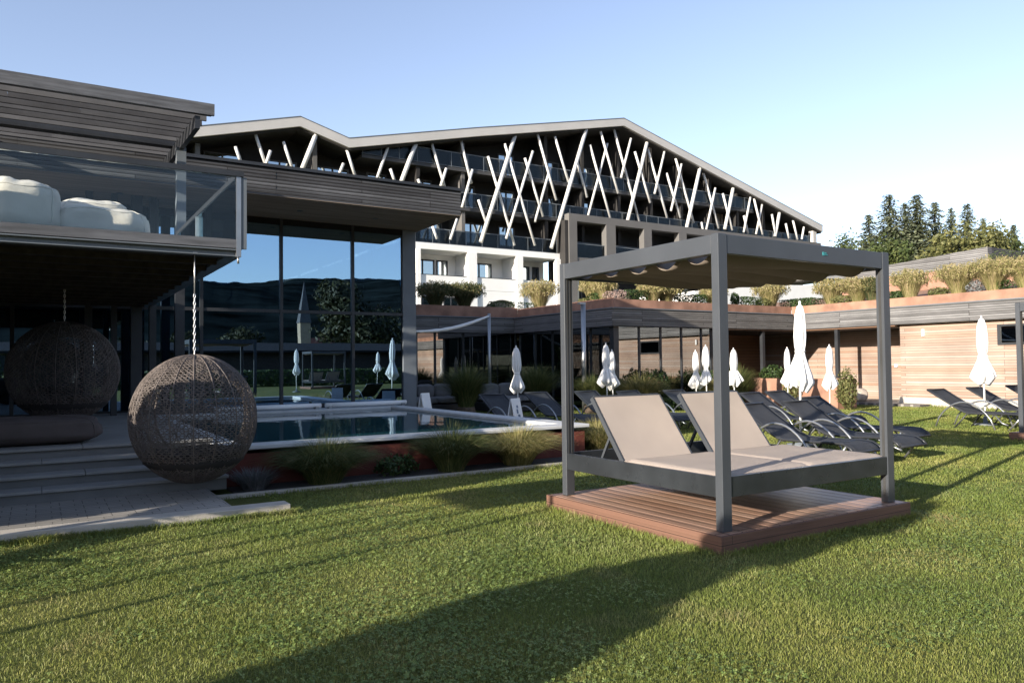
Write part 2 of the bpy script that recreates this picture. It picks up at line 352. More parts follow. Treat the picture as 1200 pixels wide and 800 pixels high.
def lawn_mat():
    m, nt, b = new_mat('lawn_ground'); L = nt.links.new
    tc = N(nt, 'ShaderNodeTexCoord')
    n1 = N(nt, 'ShaderNodeTexNoise', Scale=.7, Detail=4); n2 = N(nt, 'ShaderNodeTexNoise', Scale=60, Detail=6, Roughness=.7)
    L(tc.outputs['Object'], n1.inputs['Vector']); L(tc.outputs['Object'], n2.inputs['Vector'])
    a = ramp(nt, n1.outputs[0], [(.3, (.09, .11, .03)), (.7, (.16, .16, .05))])
    d = ramp(nt, n2.outputs[0], [(.3, (.4,)*3), (.7, (1.3,)*3)])
    mx = N(nt, 'ShaderNodeMix', data_type='RGBA', blend_type='MULTIPLY'); mx.inputs[0].default_value = 1; L(a, mx.inputs[6]); L(d, mx.inputs[7])
    L(mx.outputs[2], b.inputs['Base Color']); b.inputs['Roughness'].default_value = .95; b.inputs['Specular IOR Level'].default_value = .1
    bp = N(nt, 'ShaderNodeBump', Strength=.8, Distance=.02); L(n2.outputs[0], bp.inputs['Height']); L(bp.outputs[0], b.inputs['Normal'])
    return m
M['lawn'] = lawn_mat()
def water_mat():
    m, nt, b = new_mat('pool_water_surface'); L = nt.links.new
    b.inputs['Base Color'].default_value = (.012, .06, .075, 1); b.inputs['Roughness'].default_value = .03; b.inputs['IOR'].default_value = 1.33
    b.inputs['Specular IOR Level'].default_value = .6
    tc = N(nt, 'ShaderNodeTexCoord'); n1 = N(nt, 'ShaderNodeTexNoise', Scale=2.2, Detail=2); L(tc.outputs['Object'], n1.inputs['Vector'])
    bp = N(nt, 'ShaderNodeBump', Strength=.06, Distance=.05); L(n1.outputs[0], bp.inputs['Height']); L(bp.outputs[0], b.inputs['Normal'])
    return m
M['water'] = water_mat()

# ------------------------------------------------------------------ THE SETTING
def one(name, mat, fn, parent=None, world=False):
    mb = MB(); fn(mb); return mb.build(name, mat, parent, world)
struct(one('lawn', M['lawn'], lambda b: b.quad((-2500, -2500, 0), (2500, -2500, 0), (2500, 2500, 0), (-2500, 2500, 0))))

# paved path and stone steps up to the covered terrace
struct(one('path', M['paving'], lambda b: b.box(-1.0, 1.62, 7.72, 9.3, -.1, .085)))
struct(one('path_edging', M['kerb'], lambda b: b.box(-1.0, 2.12, 7.5, 7.717, -.1, .094, .008)))
def steps_fn(b):
    for i, (y, z) in enumerate(((9.07, .215), (9.37, .33), (9.67, .445))):
        b.box(-3.7, 1.84, y+.02, 10.5, z-.16, z-.034)
    b.box(-3.7, 1.84, 9.99, 16.9, .40, .526)
def treads_fn(b):
    for i, (y, z) in enumerate(((9.07, .215), (9.37, .33), (9.67, .445), (9.97, .56))):
        x = -3.7+(.4 if i % 2 else 0)
        while x < 1.86:
            x1 = min(x+1.25, 1.86); b.box(x+.002, x1-.002, y-.012, (y+.31 if i < 3 else 16.9), z-.033, z, .005); x += 1.25
st = struct(one('stone_steps', M['riser'], steps_fn)); struct(one('stone_floor', M['tread'], treads_fn))
struct(one('planting_bed', M['gravel'], lambda b: b.box(1.9, 7.9, 8.80, 9.44, -.1, .02)))
def bed_kerb(b):
    b.box(1.66, 6.9, 8.70, 8.78, -.1, .045, .006)
struct(one('bed_edging', M['kerb'], bed_kerb))

# pool
def pool_walls(b):
    b.box(1.9, 7.25, 9.46, 9.52, -.1, .395)
    b.box(1.9, 1.96, 9.52, 16.6, -.1, .395)
    b.box(7.19, 7.25, 9.52, 16.6, -.1, .395)
pool = thing('swimming_pool', 'long pool with white rim and rust red side wall in front of the glass pavilion', 'pool', (4.6, 13, 0))
one('side_wall', M['corten_red'], pool_walls, pool, True)
def coping(b):
    b.box(1.82, 7.30, 9.39, 9.72, .445, .50, .01)
    b.box(1.82, 2.14, 9.725, 16.9, .445, .50, .01)
    b.box(6.92, 7.30, 9.725, 16.9, .445, .50, .01)
    b.box(2.145, 6.915, 16.3, 16.9, .445, .50, .01)
one('coping', M['coping'], coping, pool, True)
one('basin_floor', M['steel_blue'], lambda b: b.box(1.97, 7.18, 9.53, 16.5, -.1, .05), pool, True)
struct(one('pool_water', M['water'], lambda b: b.quad((1.97, 9.53, .45), (7.18, 9.53, .45), (7.18, 16.5, .45), (1.97, 16.5, .45))))
for x0, x1, lab in ((3.1, 5.35, 'long white roller tube on the far pool rim, nearer the wicker ball'),
                    (5.45, 7.4, 'long white roller tube on the far pool rim beside the corner column')):
    mb = MB(); mb.tube([(x0, 16.55, .575), (x1, 16.55, .575)], .052, 14)
    t = thing('roller_tube', lab, 'roller tube', ((x0+x1)/2, 16.55, .5), 0, 'roller tubes along the pool')
    mb.build('tube', M['white_metal'], t, True)
    mb = MB()
    for x in (x0+.1, x1-.1): mb.box(x-.04, x+.04, 16.47, 16.63, .502, .56)
    mb.build('cradle', M['alu'], t, True)

# raised ground behind the low buildings
def plateau(b):
    b.box(15.2, 23.6, 18.2, 23.4, 2.7, 3.36)
    b.box(8.0, 23.6, 23.9, 31.0, 2.7, 3.36)
    b.add([(23.6, -20, 3.36), (29.4, -20, 4.4), (29.4, 23.4, 4.2), (23.6, 23.4, 3.36)], [(0, 1, 2, 3)])
    b.add([(29.4, -20, 4.4), (60, -20, 5.0), (60, 23.4, 5.0), (29.4, 23.4, 4.2)], [(0, 1, 2, 3)])
struct(one('roof_garden_ground', M['soil'], plateau))
def hillside(b):
    b.add([(-60, 31, 3.3), (60, 31, 3.4), (130, 31, 3.6), (400, 31, 6), (400, 400, 8), (-60, 400, 6)], [(0, 1, 2, 3, 4, 5)])
    b.add([(60, 31, 3.4), (130, 31, 3.6), (130, -20, 3.6), (60, -20, 3.4)], [(0, 1, 2, 3)])
struct(one('hillside', M['lawn'], hillside))
# wooded hills behind the camera: they show in the glass
def hills(b):
    rows = []
    for k, (d, hh) in enumerate(((420, 0), (520, .15), (620, .28), (720, .42), (820, .52), (920, .63), (1020, .74), (1120, .84), (1220, .93), (1330, 1.0), (1700, .7))):
        row = []
        for i in range(481):
            a = R(200 + i*150/480)
            h = 152*hh*(1+.28*noise.noise(Vector((i*.0225, k*.2, 3)))*.6+.04*noise.noise(Vector((i*.0775, k*.9, 9)))+.010*noise.noise(Vector((i*.6, k*2.3, 5)))+.012*noise.noise(Vector((i*1.7, k*3.1, 7))))
            row.append((d*math.cos(a), d*math.sin(a), h-2))
        rows.append(row)
    b.sheet(rows)
struct(one('hills', M['hill'], hills))

# ------------------------------------------------------------------ GLASS PAVILION (behind the pool)
YG = 17.0; XR = 7.86
pav = thing('glass_pavilion', 'tall pavilion with mirror-like blue glass front and dark timber roof band behind the pool', 'building', (3, 22, .5))
def P(name, mat, fn, par): return one(name, mat, fn, par, True)
def fascia(b):
    # real boards, each a little in or out
    r = random.Random(3); z = 4.745
    while z < 5.24:
        for x0, x1 in ((-4, -.3), (-.3, 3.9), (3.9, 7.95)):
            d = r.uniform(0, .007); b.box(x0+.002, x1-.002, 14.75+d, 14.79, z, z+.060)
        d = r.uniform(0, .007); b.box(7.91, 7.95-d, 14.79, 29.3, z, z+.060)
        z += .0665
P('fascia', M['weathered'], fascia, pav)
P('roof_cap', M['steel_dark'], lambda b: b.box(-4, 7.985, 14.715, 29.3, 5.285, 5.345), pav)
P('roof_slab', M['black'], lambda b: b.box(-4, 7.905, 14.795, 29.3, 4.78, 5.28), pav)
P('soffit', M['soffit'], lambda b: b.box(-4, 7.94, 14.755, 29.29, 4.735, 4.775), pav)
def downl(b):
    for x in (1.3, 3.0, 4.7, 6.4):
        b.lathe([(0, 0), (.06, 0), (.07, .004)], 16, (x, 15.9, 4.727))
P('soffit_spots', M['steel_dark'], downl, pav)
xs = [-3.7, -2.05, -.4, 1.27, 2.93, 4.60, 6.26, 7.52]
for a, c in zip(xs[:-1], xs[1:]):
    P('glass_pane', M['glass_big'], lambda b: b.box(a+.035, c-.035, YG, YG+.012, 2.715, 4.60), pav)
    P('glass_pane', M['glass_big'], lambda b: b.box(a+.035, c-.035, YG, YG+.012, .60, 2.635), pav)
for a in xs[:-1]:
    P('mullion', M['steel_dark'], lambda b: b.box(a-.032, a+.032, YG-.05, YG+.1, .50, 4.73), pav)
P('transom', M['steel_dark'], lambda b: b.box(-3.7, 7.52, YG-.03, YG+.06, 2.64, 2.71), pav)
P('base_rail', M['steel_dark'], lambda b: b.box(-3.7, 7.52, YG-.04, YG+.08, .505, .595), pav)
P('head_rail', M['black'], lambda b: b.box(-3.7, 7.52, YG-.042, YG+.1, 4.605, 4.733), pav)
P('corner_column', M['steel_blue'], lambda b: b.box(7.52, 7.86, YG-.055, YG+.26, .3, 4.732), pav)
# right side glazing, seen through the front
ys = [17.3, 19.6, 21.9, 24.2, 26.5, 28.8]
for a, c in zip(ys[:-1], ys[1:]):
    P('glass_pane', M['glass_wing'], lambda b: b.box(7.80, 7.812, a+.05, c-.05, .6, 4.6), pav)
    P('mullion', M['steel_dark'], lambda b: b.box(7.76, 7.86, c-.05, c+.05, .3, 4.732), pav)
P('back_wall', M['black'], lambda b: b.box(-4, 7.86, 28.86, 29.1, .3, 4.732), pav)
P('floor', M['stone'], lambda b: b.box(-4, 7.86, 17.12, 28.85, .3, .51), pav)
P('side_wall', M['dark_wood'], lambda b: b.box(-4, -3.8, 17.0, 28.85, .3, 4.73), pav)
P('plinth', M['steel_dark'], lambda b: b.box(1.9, 7.5, YG-.08, YG+.1, 0, .5), pav)

# ------------------------------------------------------------------ ROOF TERRACE (left, above the steps)
YB, XB = 8.5, 1.876
ter = thing('roof_terrace', 'raised timber terrace with glass balustrade and slatted dark roof above the stone steps', 'building', (-1, 12, .5))
P('fascia_board', M['weathered_edge'], lambda b: (b.box(-6, XB-.03, YB, YB+.05, 2.722, 2.818), b.box(XB-.08, XB-.03, YB+.052, 16.5, 2.722, 2.818)), ter)
P('edge_beam', M['steel_blue'], lambda b: (b.box(-6, XB, YB+.02, YB+.15, 2.637, 2.647), b.box(-6, XB-.04, YB+.06, YB+.08, 2.647, 2.70), b.box(-6, XB, YB+.0, YB+.15, 2.70, 2.712),
                                            b.box(XB-.15, XB, YB+.155, 16.5, 2.635, 2.712)), ter)
def soff(b):
    x = -6.0; r = random.Random(5)
    b.box(-6, XB-.16, YB+.17, 16.5, 2.66, 2.712)
    for k in range(12):
        y = YB+.5+k*.62; b.box(-6, XB-.16, y, y+.08, 2.60, 2.658)
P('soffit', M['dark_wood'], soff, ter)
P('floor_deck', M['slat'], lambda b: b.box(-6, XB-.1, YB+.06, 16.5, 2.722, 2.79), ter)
# slatted overhead roof: boards run along X, stepping back
YR, ZR, XRR = 11.5, 5.23, 2.12
def slats(b):
    r = random.Random(11)
    for k in range(16):
        if k == 7: continue
        y = YR+.30*k; z = ZR-.10+.012*k; xe = XRR-.012*k
        dz = r.uniform(-.008, .008); xb = -6.0
        while xb < xe:
            x1 = min(xb+r.uniform(2.2, 3.6), xe); b.box(xb, x1-.003, y, y+.042, z-.056+dz, z+.068+dz); xb = x1
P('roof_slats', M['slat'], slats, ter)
P('front_board', M['weathered_edge'], lambda b: b.box(-6, XRR+.03, YR-.055, YR-.004, ZR-.16, ZR+.005), ter)
def rafters(b):
    for x in (1.93, -.6, -3.2):
        b.bar((x, YR+.01, ZR-.27), (x, YR+4.7, ZR-.10), .07, .18)
    b.box(-6, 2.0, 13.6, 13.75, ZR-.10, ZR+.02)
P('rafters', M['steel_dark'], rafters, ter)
P('screen_wall', M['weathered'], lambda b: b.box(-6, .2, 16.4, 16.48, 2.8, 4.72), ter)
for y in (13.0, 16.2):
    P('roof_post', M['steel_blue'], lambda b: b.box(1.86, 2.0, y-.07, y+.07, 2.79, ZR-.28), ter)
# balustrade
ZT = 3.505
P('handrail', M['steel_dark'], lambda b: (b.box(-6, XB+.02, YB-.02, YB+.05, ZT, ZT+.055), b.box(XB-.045, XB+.02, YB+.052, 12.9, ZT, ZT+.055)), ter)
for x0, x1 in ((-5.9, -3.2), (-3.19, -.62), (-.61, XB-.06)):
    P('glass_panel', M['glass_rail'], lambda b: b.box(x0, x1, YB+.008, YB+.022, 2.822, ZT-.003), ter)
P('glass_panel', M['glass_rail'], lambda b: b.box(XB-.03, XB-.016, YB+.1, 12.8, 2.822, ZT-.003), ter)
P('railing_post', M['alu'], lambda b: (b.box(XB-.055, XB-.005, YB-.004, YB+.046, 2.63, ZT-.002),), ter)
P('railing_post', M['steel_blue'], lambda b: (b.box(XB+.0, XB+.055, YB+.003, YB+.05, 2.72, ZT-.004),), ter)
P('railing_post', M['steel_blue'], lambda b: (b.box(XB-.05, XB-.005, 12.85, 12.9, 2.79, ZT-.004),), ter)
P('railing_post', M['steel_blue'], lambda b: (b.box(XB-.05, XB-.005, 11.0, 11.045, 2.79, ZT-.004),), ter)
P('gutter_pipe', M['alu'], lambda b: b.tube([(XB-.03, YB+.03, 2.64), (XB-.03, YB+.03, 2.56)], .012, 8), ter)
# ground floor columns below
for x, w in ((2.36, .17), (1.88, .12), (1.60, .19), (1.22, .1), (.8, .12)):
    P('steel_column', M['steel_dark'], lambda b: b.box(x-w/2, x+w/2, 15.95, 16.12, .56, 4.73), ter)
P('shade_wall', M['dark_wood'], lambda b: b.box(-3.9, -3.75, 8.6, 16.8, .0, 2.59), ter)  # unseen wall, added to keep the low sun out from under the terrace

# ------------------------------------------------------------------ LOW WING round the lawn (right)
low = thing('low_wing', 'low timber clad wing with grey board fascia and rust red roof rim around the lawn', 'building', (20, 20, 0))
ZF0, ZF1 = 2.56, 3.09
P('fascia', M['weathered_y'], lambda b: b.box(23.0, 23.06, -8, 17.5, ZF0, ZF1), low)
def fx(b):
    b.box(14.65, 23.0, 17.63, 17.69, ZF0, ZF1)
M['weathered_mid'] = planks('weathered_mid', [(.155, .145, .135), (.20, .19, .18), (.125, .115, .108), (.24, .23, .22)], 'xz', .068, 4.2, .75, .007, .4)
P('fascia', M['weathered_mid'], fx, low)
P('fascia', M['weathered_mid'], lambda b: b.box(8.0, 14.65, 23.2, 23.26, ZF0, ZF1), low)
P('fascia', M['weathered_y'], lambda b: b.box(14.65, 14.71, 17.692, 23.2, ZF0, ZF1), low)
def cap(b):
    b.box(22.97, 23.3, -8, 17.6, ZF1+.003, ZF1+.035); b.box(14.62, 22.965, 17.6, 17.95, ZF1+.003, ZF1+.035)
    b.box(14.62, 14.95, 17.955, 23.17, ZF1+.003, ZF1+.035); b.box(8, 14.95, 23.175, 23.5, ZF1+.003, ZF1+.035)
P('metal_cap', M['steel_blue'], cap, low)
def cort(b):
    b.box(23.35, 23.37, -8, 17.98, 3.0, 3.42); b.box(15.0, 23.345, 18.0, 18.02, 3.0, 3.42)
    b.box(15.0, 15.02, 18.025, 23.5, 3.0, 3.46); b.box(8, 15.02, 23.55, 23.57, 3.0, 3.52)
    b.box(23.372, 23.45, -8, 18.02, 3.395, 3.415); b.box(15.03, 23.345, 18.022, 18.1, 3.395, 3.415)
P('roof_rim', M['corten'], cort, low)
def roofs(b):
    b.box(23.07, 29, -8, 23.2, 2.6, 3.05); b.box(14.72, 23.06, 17.7, 24.2, 2.6, 3.05); b.box(8, 14.7, 23.27, 30, 2.6, 3.05)
P('flat_roof', M['black'], roofs, low)
def soffw(b):
    b.box(23.065, 25.6, 13.9, 21.0, 2.50, 2.59); b.box(19.1, 23.06, 17.7, 21.0, 2.50, 2.59)
P('loggia_ceiling', M['larch_shade'], soffw, low)
def rw(b):
    b.box(23.25, 23.5, -8, 10.95, .0, 1.84); b.box(23.25, 23.5, -8, 9.6, 1.84, 2.58); b.box(23.25, 23.5, 10.95, 13.85, 0, 2.58); b.box(23.25, 23.5, 9.6, 10.95, 2.42, 2.58)
P('larch_wall', M['larch'], rw, low)
P('larch_wall', M['larch'], lambda b: b.box(25.2, 25.4, 13.85, 21.2, 0, 2.55), low)
P('larch_wall', M['larch_shade'], lambda b: (b.box(23.51, 25.19, 13.7, 13.84, 0, 2.55),), low)
P('larch_wall', M['larch_shade'], lambda b: b.box(19.0, 25.2, 20.8, 21.0, 0, 2.5), low)
P('wall_base', M['kerb'], lambda b: b.box(23.19, 23.245, -8, 13.9, 0, .27), low)
w = P('window', M['steel_dark'], lambda b: (b.box(23.20, 23.27, 9.6, 10.95, 2.36, 2.42), b.box(23.20, 23.27, 9.6, 10.95, 1.84, 1.90), b.box(23.20, 23.27, 10.87, 10.95, 1.9, 2.36), b.box(23.20, 23.27, 9.6, 9.68, 1.9, 2.36)), low)
P('pane', M['glass_wing'], lambda b: b.box(23.235, 23.245, 9.68, 10.87, 1.9, 2.36), w)
P('window_recess', M['black'], lambda b: b.box(23.46, 23.62, 9.6, 10.95, 1.84, 2.42), low)
d = P('door', M['dark_wood'], lambda b: b.box(25.15, 25.195, 15.62, 15.80, .05, 2.0), low)
P('wall_light', M['white_metal'], lambda b: (b.box(25.13, 25.195, 15.1, 15.2, 1.2, 1.3),), low)
P('wall_light', M['white_metal'], lambda b: (b.box(23.19, 23.248, 13.05, 13.13, 2.17, 2.38),), low)
P('loggia_column', M['steel_dark'], lambda b: b.box(23.08, 23.2, 15.95, 16.07, 0, 2.5), low)
P('loggia_column', M['steel_dark'], lambda b: b.box(21.45, 21.57, 17.75, 17.87, 0, 2.5), low)
P('loggia_floor', M['paving'], lambda b: b.box(22.6, 25.2, 12.9, 20.8, -.05, .08), low)
# glazed block facing the lawn
P('corner_column', M['steel_dark'], lambda b: b.box(14.8, 15.0, 17.8, 18.0, 0, 2.6), low)
gx = [15.0, 15.85, 16.75, 17.65, 18.55, 19.0]
for a, c in zip(gx[:-1], gx[1:]):
    P('glass_pane', M['glass_wing'], lambda b: b.box(a+.03, c-.03, 17.85, 17.862, .1, 2.55), low)
    P('mullion', M['steel_dark'], lambda b: b.box(c-.03, c+.03, 17.82, 17.9, 0, 2.585), low)
P('block_wall', M['dark_wood'], lambda b: (b.box(19.04, 19.3, 17.8, 20.8, 0, 2.5), b.box(15.0, 19.0, 20.4, 20.6, 0, 2.58)), low)
gy = [18.0, 19.05, 20.1, 21.15, 22.2, 23.2]
for a, c in zip(gy[:-1], gy[1:]):
    P('glass_pane', M['glass_wing'], lambda b: b.box(14.9, 14.912, a+.03, c-.03, .1, 2.55), low)
    P('mullion', M['steel_dark'], lambda b: b.box(14.87, 14.95, c-.03, c+.03, 0, 2.585), low)
gz = [8.0, 9.1, 10.2, 10.9, 11.6, 12.7, 13.8, 14.9]
for a, c in zip(gz[:-1], gz[1:]):
    P('glass_pane', M['glass_wing'], lambda b: b.box(a+.03, c-.03, 23.5, 23.512, .1, 2.55), low)
    P('mullion', M['hotel_grey'] if 9.5 < c < 11.2 else M['steel_dark'], lambda b: b.box(c-.03, c+.03, 23.46, 23.56, 0, 2.585), low)
P('back_room_wall', M['dark_wood'], lambda b: b.box(8, 15.1, 26.0, 26.2, 0, 2.58), low)
P('dark_plinth', M['black'], lambda b: (b.box(15.0, 19.0, 17.87, 20.4, .0, .05), b.box(8, 14.9, 23.52, 26, 0, .05)), low)

# upper terrace building far right, roof edge rising to its corner
up_b = thing('upper_pavilion', 'grey board roof edge of the upper pavilion above the planted slope at right', 'building', (33, 20, 4))
def upf(b):
    b.add([(30, 14.4, 5.02), (30, 20.4, 4.699), (30, 20.4, 5.263), (30, 14.4, 5.62), (30.3, 14.4, 5.02), (30.3, 20.4, 4.699), (30.3, 20.4, 5.263), (30.3, 14.4, 5.62)],
          [(0, 3, 2, 1), (4, 5, 6, 7), (0, 1, 5, 4), (2, 3, 7, 6), (0, 4, 7, 3), (1, 2, 6, 5)])
P('fascia', M['weathered_y'], upf, up_b)
P('fascia', M['weathered'], lambda b: b.add([(30.305, 14.4, 5.02), (42, 14.4, 5.0), (42, 14.4, 5.6), (30.305, 14.4, 5.62), (30.305, 14.7, 5.02), (42, 14.7, 5.0), (42, 14.7, 5.6), (30.305, 14.7, 5.62)],
          [(0, 1, 2, 3), (4, 7, 6, 5), (0, 4, 5, 1), (3, 2, 6, 7), (0, 3, 7, 4), (1, 5, 6, 2)]), up_b)
P('wall', M['hotel_dark'], lambda b: b.add([(31.2, 15.4, 4), (31.2, 20.2, 4), (31.2, 20.2, 4.8), (31.2, 15.4, 5.1), (42, 15.4, 4), (42, 20.2, 4), (42, 20.2, 4.8), (42, 15.4, 5.1)],
          [(0, 3, 2, 1), (4, 5, 6, 7), (0, 4, 7, 3), (1, 2, 6, 5), (2, 3, 7, 6)]), up_b)
P('corten_wall', M['corten'], lambda b: b.box(28.6, 28.7, 12.0, 19.5, 3.9, 4.75), up_b)

# ------------------------------------------------------------------ HOTEL
YH = 48.0
hot = thing('apartment_hotel', 'large dark gabled block with crossed pale timber struts over its balconies', 'building', (34, 55, 3.4))
rl = [(-6, 12.1), (7.79, 15.70), (14.12, 17.35), (17.35, 16.44), (27.13, 18.69), (41.03, 21.67), (66.9, 15.01)]
def roof_z(x):
    for (a, z0), (c, z1) in zip(rl[:-1], rl[1:]):
        if a <= x <= c: return z0+(z1-z0)*(x-a)/(c-a)
    return 15
TH = .60
def roof_fn(b):
    poly = rl+[(x, z-TH) for x, z in reversed(rl)]
    b.prism(poly, 'y', YH-.4, 62)
P('roof', M['roof_edge'], roof_fn, hot)
P('roof_flashing', M['steel_blue'], lambda b: b.prism([(x, z+.06) for x, z in rl]+[(x, z+.005) for x, z in reversed(rl)], 'y', YH-.42, 62), hot)
P('end_post', M['roof_edge'], lambda b: b.box(65.9, 66.45, YH, YH+.5, 12.5, 14.5), hot)
def backwall(b):
    poly = [(-6, 10.06)]+[(x, z-TH-.01) for x, z in rl]+[(66.9, 10.06)]
    b.prism(poly, 'y', 50.6, 50.9)
P('rear_wall', M['hotel_dark'], backwall, hot)
P('gable_soffit', M['hotel_dark'], lambda b: b.prism([(x, z-TH-.005) for x, z in rl]+[(x, z-TH-.12) for x, z in reversed(rl)], 'y', YH-.2, 50.55), hot)
FL = [10.05, 12.9, 15.75]
XE = {10.05: (-6, 66.3), 12.9: (-6, 66.3), 15.75: (18.5, 57.5), 18.6: (30.5, 46)}
for z in FL:
    a, c = XE[z]
    if z > 10.1: P('balcony_slab', M['hotel_slab'], lambda b: b.box(a, c, YH+.32, 50.58, z-.22, z), hot)
    def rail(b):
        b.box(a, c, YH+.36, YH+.40, z+1.08, z+1.14); b.box(a, c, YH+.36, YH+.40, z+.06, z+.10)
        x = a+.05
        while x < c: b.box(x, x+.045, YH+.361, YH+.399, z, z+1.08); x += 1.35
    rr = P('balcony_railing', M['steel_blue'], rail, hot)
    P('rail_mesh', M['glass_hotel_rail'], lambda b: b.box(a, c, YH+.375, YH+.385, z+.11, z+1.07), rr)
hr = random.Random(21)
k = 0
for z in FL:
    x = 5.2
    while x < 62:
        if roof_z(x)-TH > z+2.45 and roof_z(x+2.3)-TH > z+2.45:
            w_ = 2.3 if hr.random() < .6 else 1.5
            def wf(b):
                for q in ((x, x+.1, z, z+2.25), (x+w_-.1, x+w_, z, z+2.25), (x+.1, x+w_-.1, z+2.15, z+2.25), (x+w_*.5-.05, x+w_*.5+.05, z, z+2.15)):
                    b.box(q[0], q[1], 50.5, 50.62, q[2], q[3])
            wo_ = P('window', M['hotel_grey'], wf, hot)
            P('pane', M['glass_hotel'], lambda b: b.box(x+.1, x+w_-.1, 50.56, 50.575, z+.03, z+2.15), wo_)
            if hr.random() < .4: P('curtain', M['curtain'], lambda b: b.box(x+.1, x+w_*.4, 50.58, 50.598, z+.03, z+2.12), wo_)
        # dividing fins between the flats
        if k % 2 == 0: pass
        x += 3.62
for x in (4.3, 8.0, 15.2, 22.6, 26.2, 33.6, 37.2, 41.0, 44.6, 48.2, 51.8, 55.4, 59):
    zt = roof_z(x)-TH-.05
    if zt > 11: P('dividing_fin', M['hotel_grey'] if x in (26.2, 15.2, 8.0) else M['hotel_dark'], lambda b: b.box(x, x+.28, YH+.5, 50.58, 10.051, zt-.1), hot)
# white lower floors (left half)
def wlow(b):
    b.box(-6, 34.6, YH, 50.58, 9.6, 10.045)          # band under the struts
    b.box(-6, 34.6, YH, YH+.18, 6.87, 7.80)          # balcony front
    b.box(-6, 34.6, YH+.18, 50.3, 6.72, 6.95)
    b.box(-6, 34.6, 50.3, 50.6, 3.3, 9.6)            # recessed wall
    for x0, x1 in ((3, 3.7), (10.2, 10.9), (18.0, 18.7), (22.3, 22.6), (26.39, 27.10), (30.56, 31.1), (34.2, 34.6)):
        b.box(x0, x1, YH-.12, YH+.3, 3.3, 9.598)
    for x0 in (26.6, 30.7, 22.4, 18.2):
        b.box(x0, x0+.25, YH+.3, 50.3, 6.95, 9.598)
    # ground floor front with an arched opening between 27.1 and 31.4
    b.box(-6, 26.39, YH+.02, YH+.2, 3.3, 6.868); b.box(31.6, 34.6, YH+.02, YH+.2, 3.3, 6.868)
    arc = [(27.1+4.5*t/16, 5.2+1.05*math.sin(math.pi*t/16)) for t in range(17)]
    for (xa, za), (xb, zb) in zip(arc[:-1], arc[1:]):
        b.add([(xa, YH+.02, za), (xb, YH+.02, zb), (xb, YH+.02, 6.868), (xa, YH+.02, 6.868), (xa, YH+.2, za), (xb, YH+.2, zb), (xb, YH+.2, 6.868), (xa, YH+.2, 6.868)],
              [(0, 1, 2, 3), (7, 6, 5, 4), (0, 4, 5, 1), (3, 2, 6, 7)])
P('white_wall', M['white_plaster'], wlow, hot)
P('arched_canopy', M['hotel_grey'], lambda b: b.add([(27.1+4.5*t/16, YH+.35+dy, 5.2+1.03*math.sin(math.pi*t/16)) for dy in (0, 1.6) for t in range(17)],
      [(t, t+1, t+18, t+17) for t in range(16)]+[tuple(range(17))]), hot)
P('parapet_cap', M['steel_dark'], lambda b: b.box(-6, 34.6, YH-.02, YH+.2, 7.802, 7.84), hot)
for x0, w_ in ((5, 2.4), (12, 2.4), (19.4, 2.2), (22.9, 1.9), (25.0, .9), (27.5, 2.2), (31.3, 1.9), (33.5, .6)):
    wo_ = P('window', M['steel_dark'], lambda b: (b.box(x0, x0+.08, 50.2, 50.31, 6.96, 9.1), b.box(x0+w_-.08, x0+w_, 50.2, 50.31, 6.96, 9.1), b.box(x0, x0+w_, 50.2, 50.31, 9.1, 9.2), b.box(x0+w_/2-.04, x0+w_/2+.04, 50.2, 50.31, 6.96, 9.1)), hot)
    P('pane', M['glass_hotel'], lambda b: b.box(x0+.08, x0+w_-.08, 50.26, 50.27, 6.96, 9.1), wo_)
    P('curtain', M['curtain'], lambda b: b.box(x0+.08, x0+w_*.3, 50.275, 50.29, 6.96, 9.1), wo_)
for x0, w_ in ((19, 1.6), (21.5, 2.6), (24.4, 1.2), (10, 2)):
    wo_ = P('window', M['steel_dark'], lambda b: (b.box(x0, x0+w_, YH-.02, YH+.019, 4.3, 4.38), b.box(x0, x0+w_, YH-.02, YH+.019, 6.2, 6.28), b.box(x0, x0+.08, YH-.02, YH+.019, 4.38, 6.2), b.box(x0+w_-.08, x0+w_, YH-.02, YH+.019, 4.38, 6.2), b.box(x0+w_/2-.04, x0+w_/2+.04, YH-.02, YH+.019, 4.38, 6.2)), hot)
    P('pane', M['glass_hotel'], lambda b: b.box(x0+.08, x0+w_-.08, YH+.004, YH+.012, 4.38, 6.2), wo_)
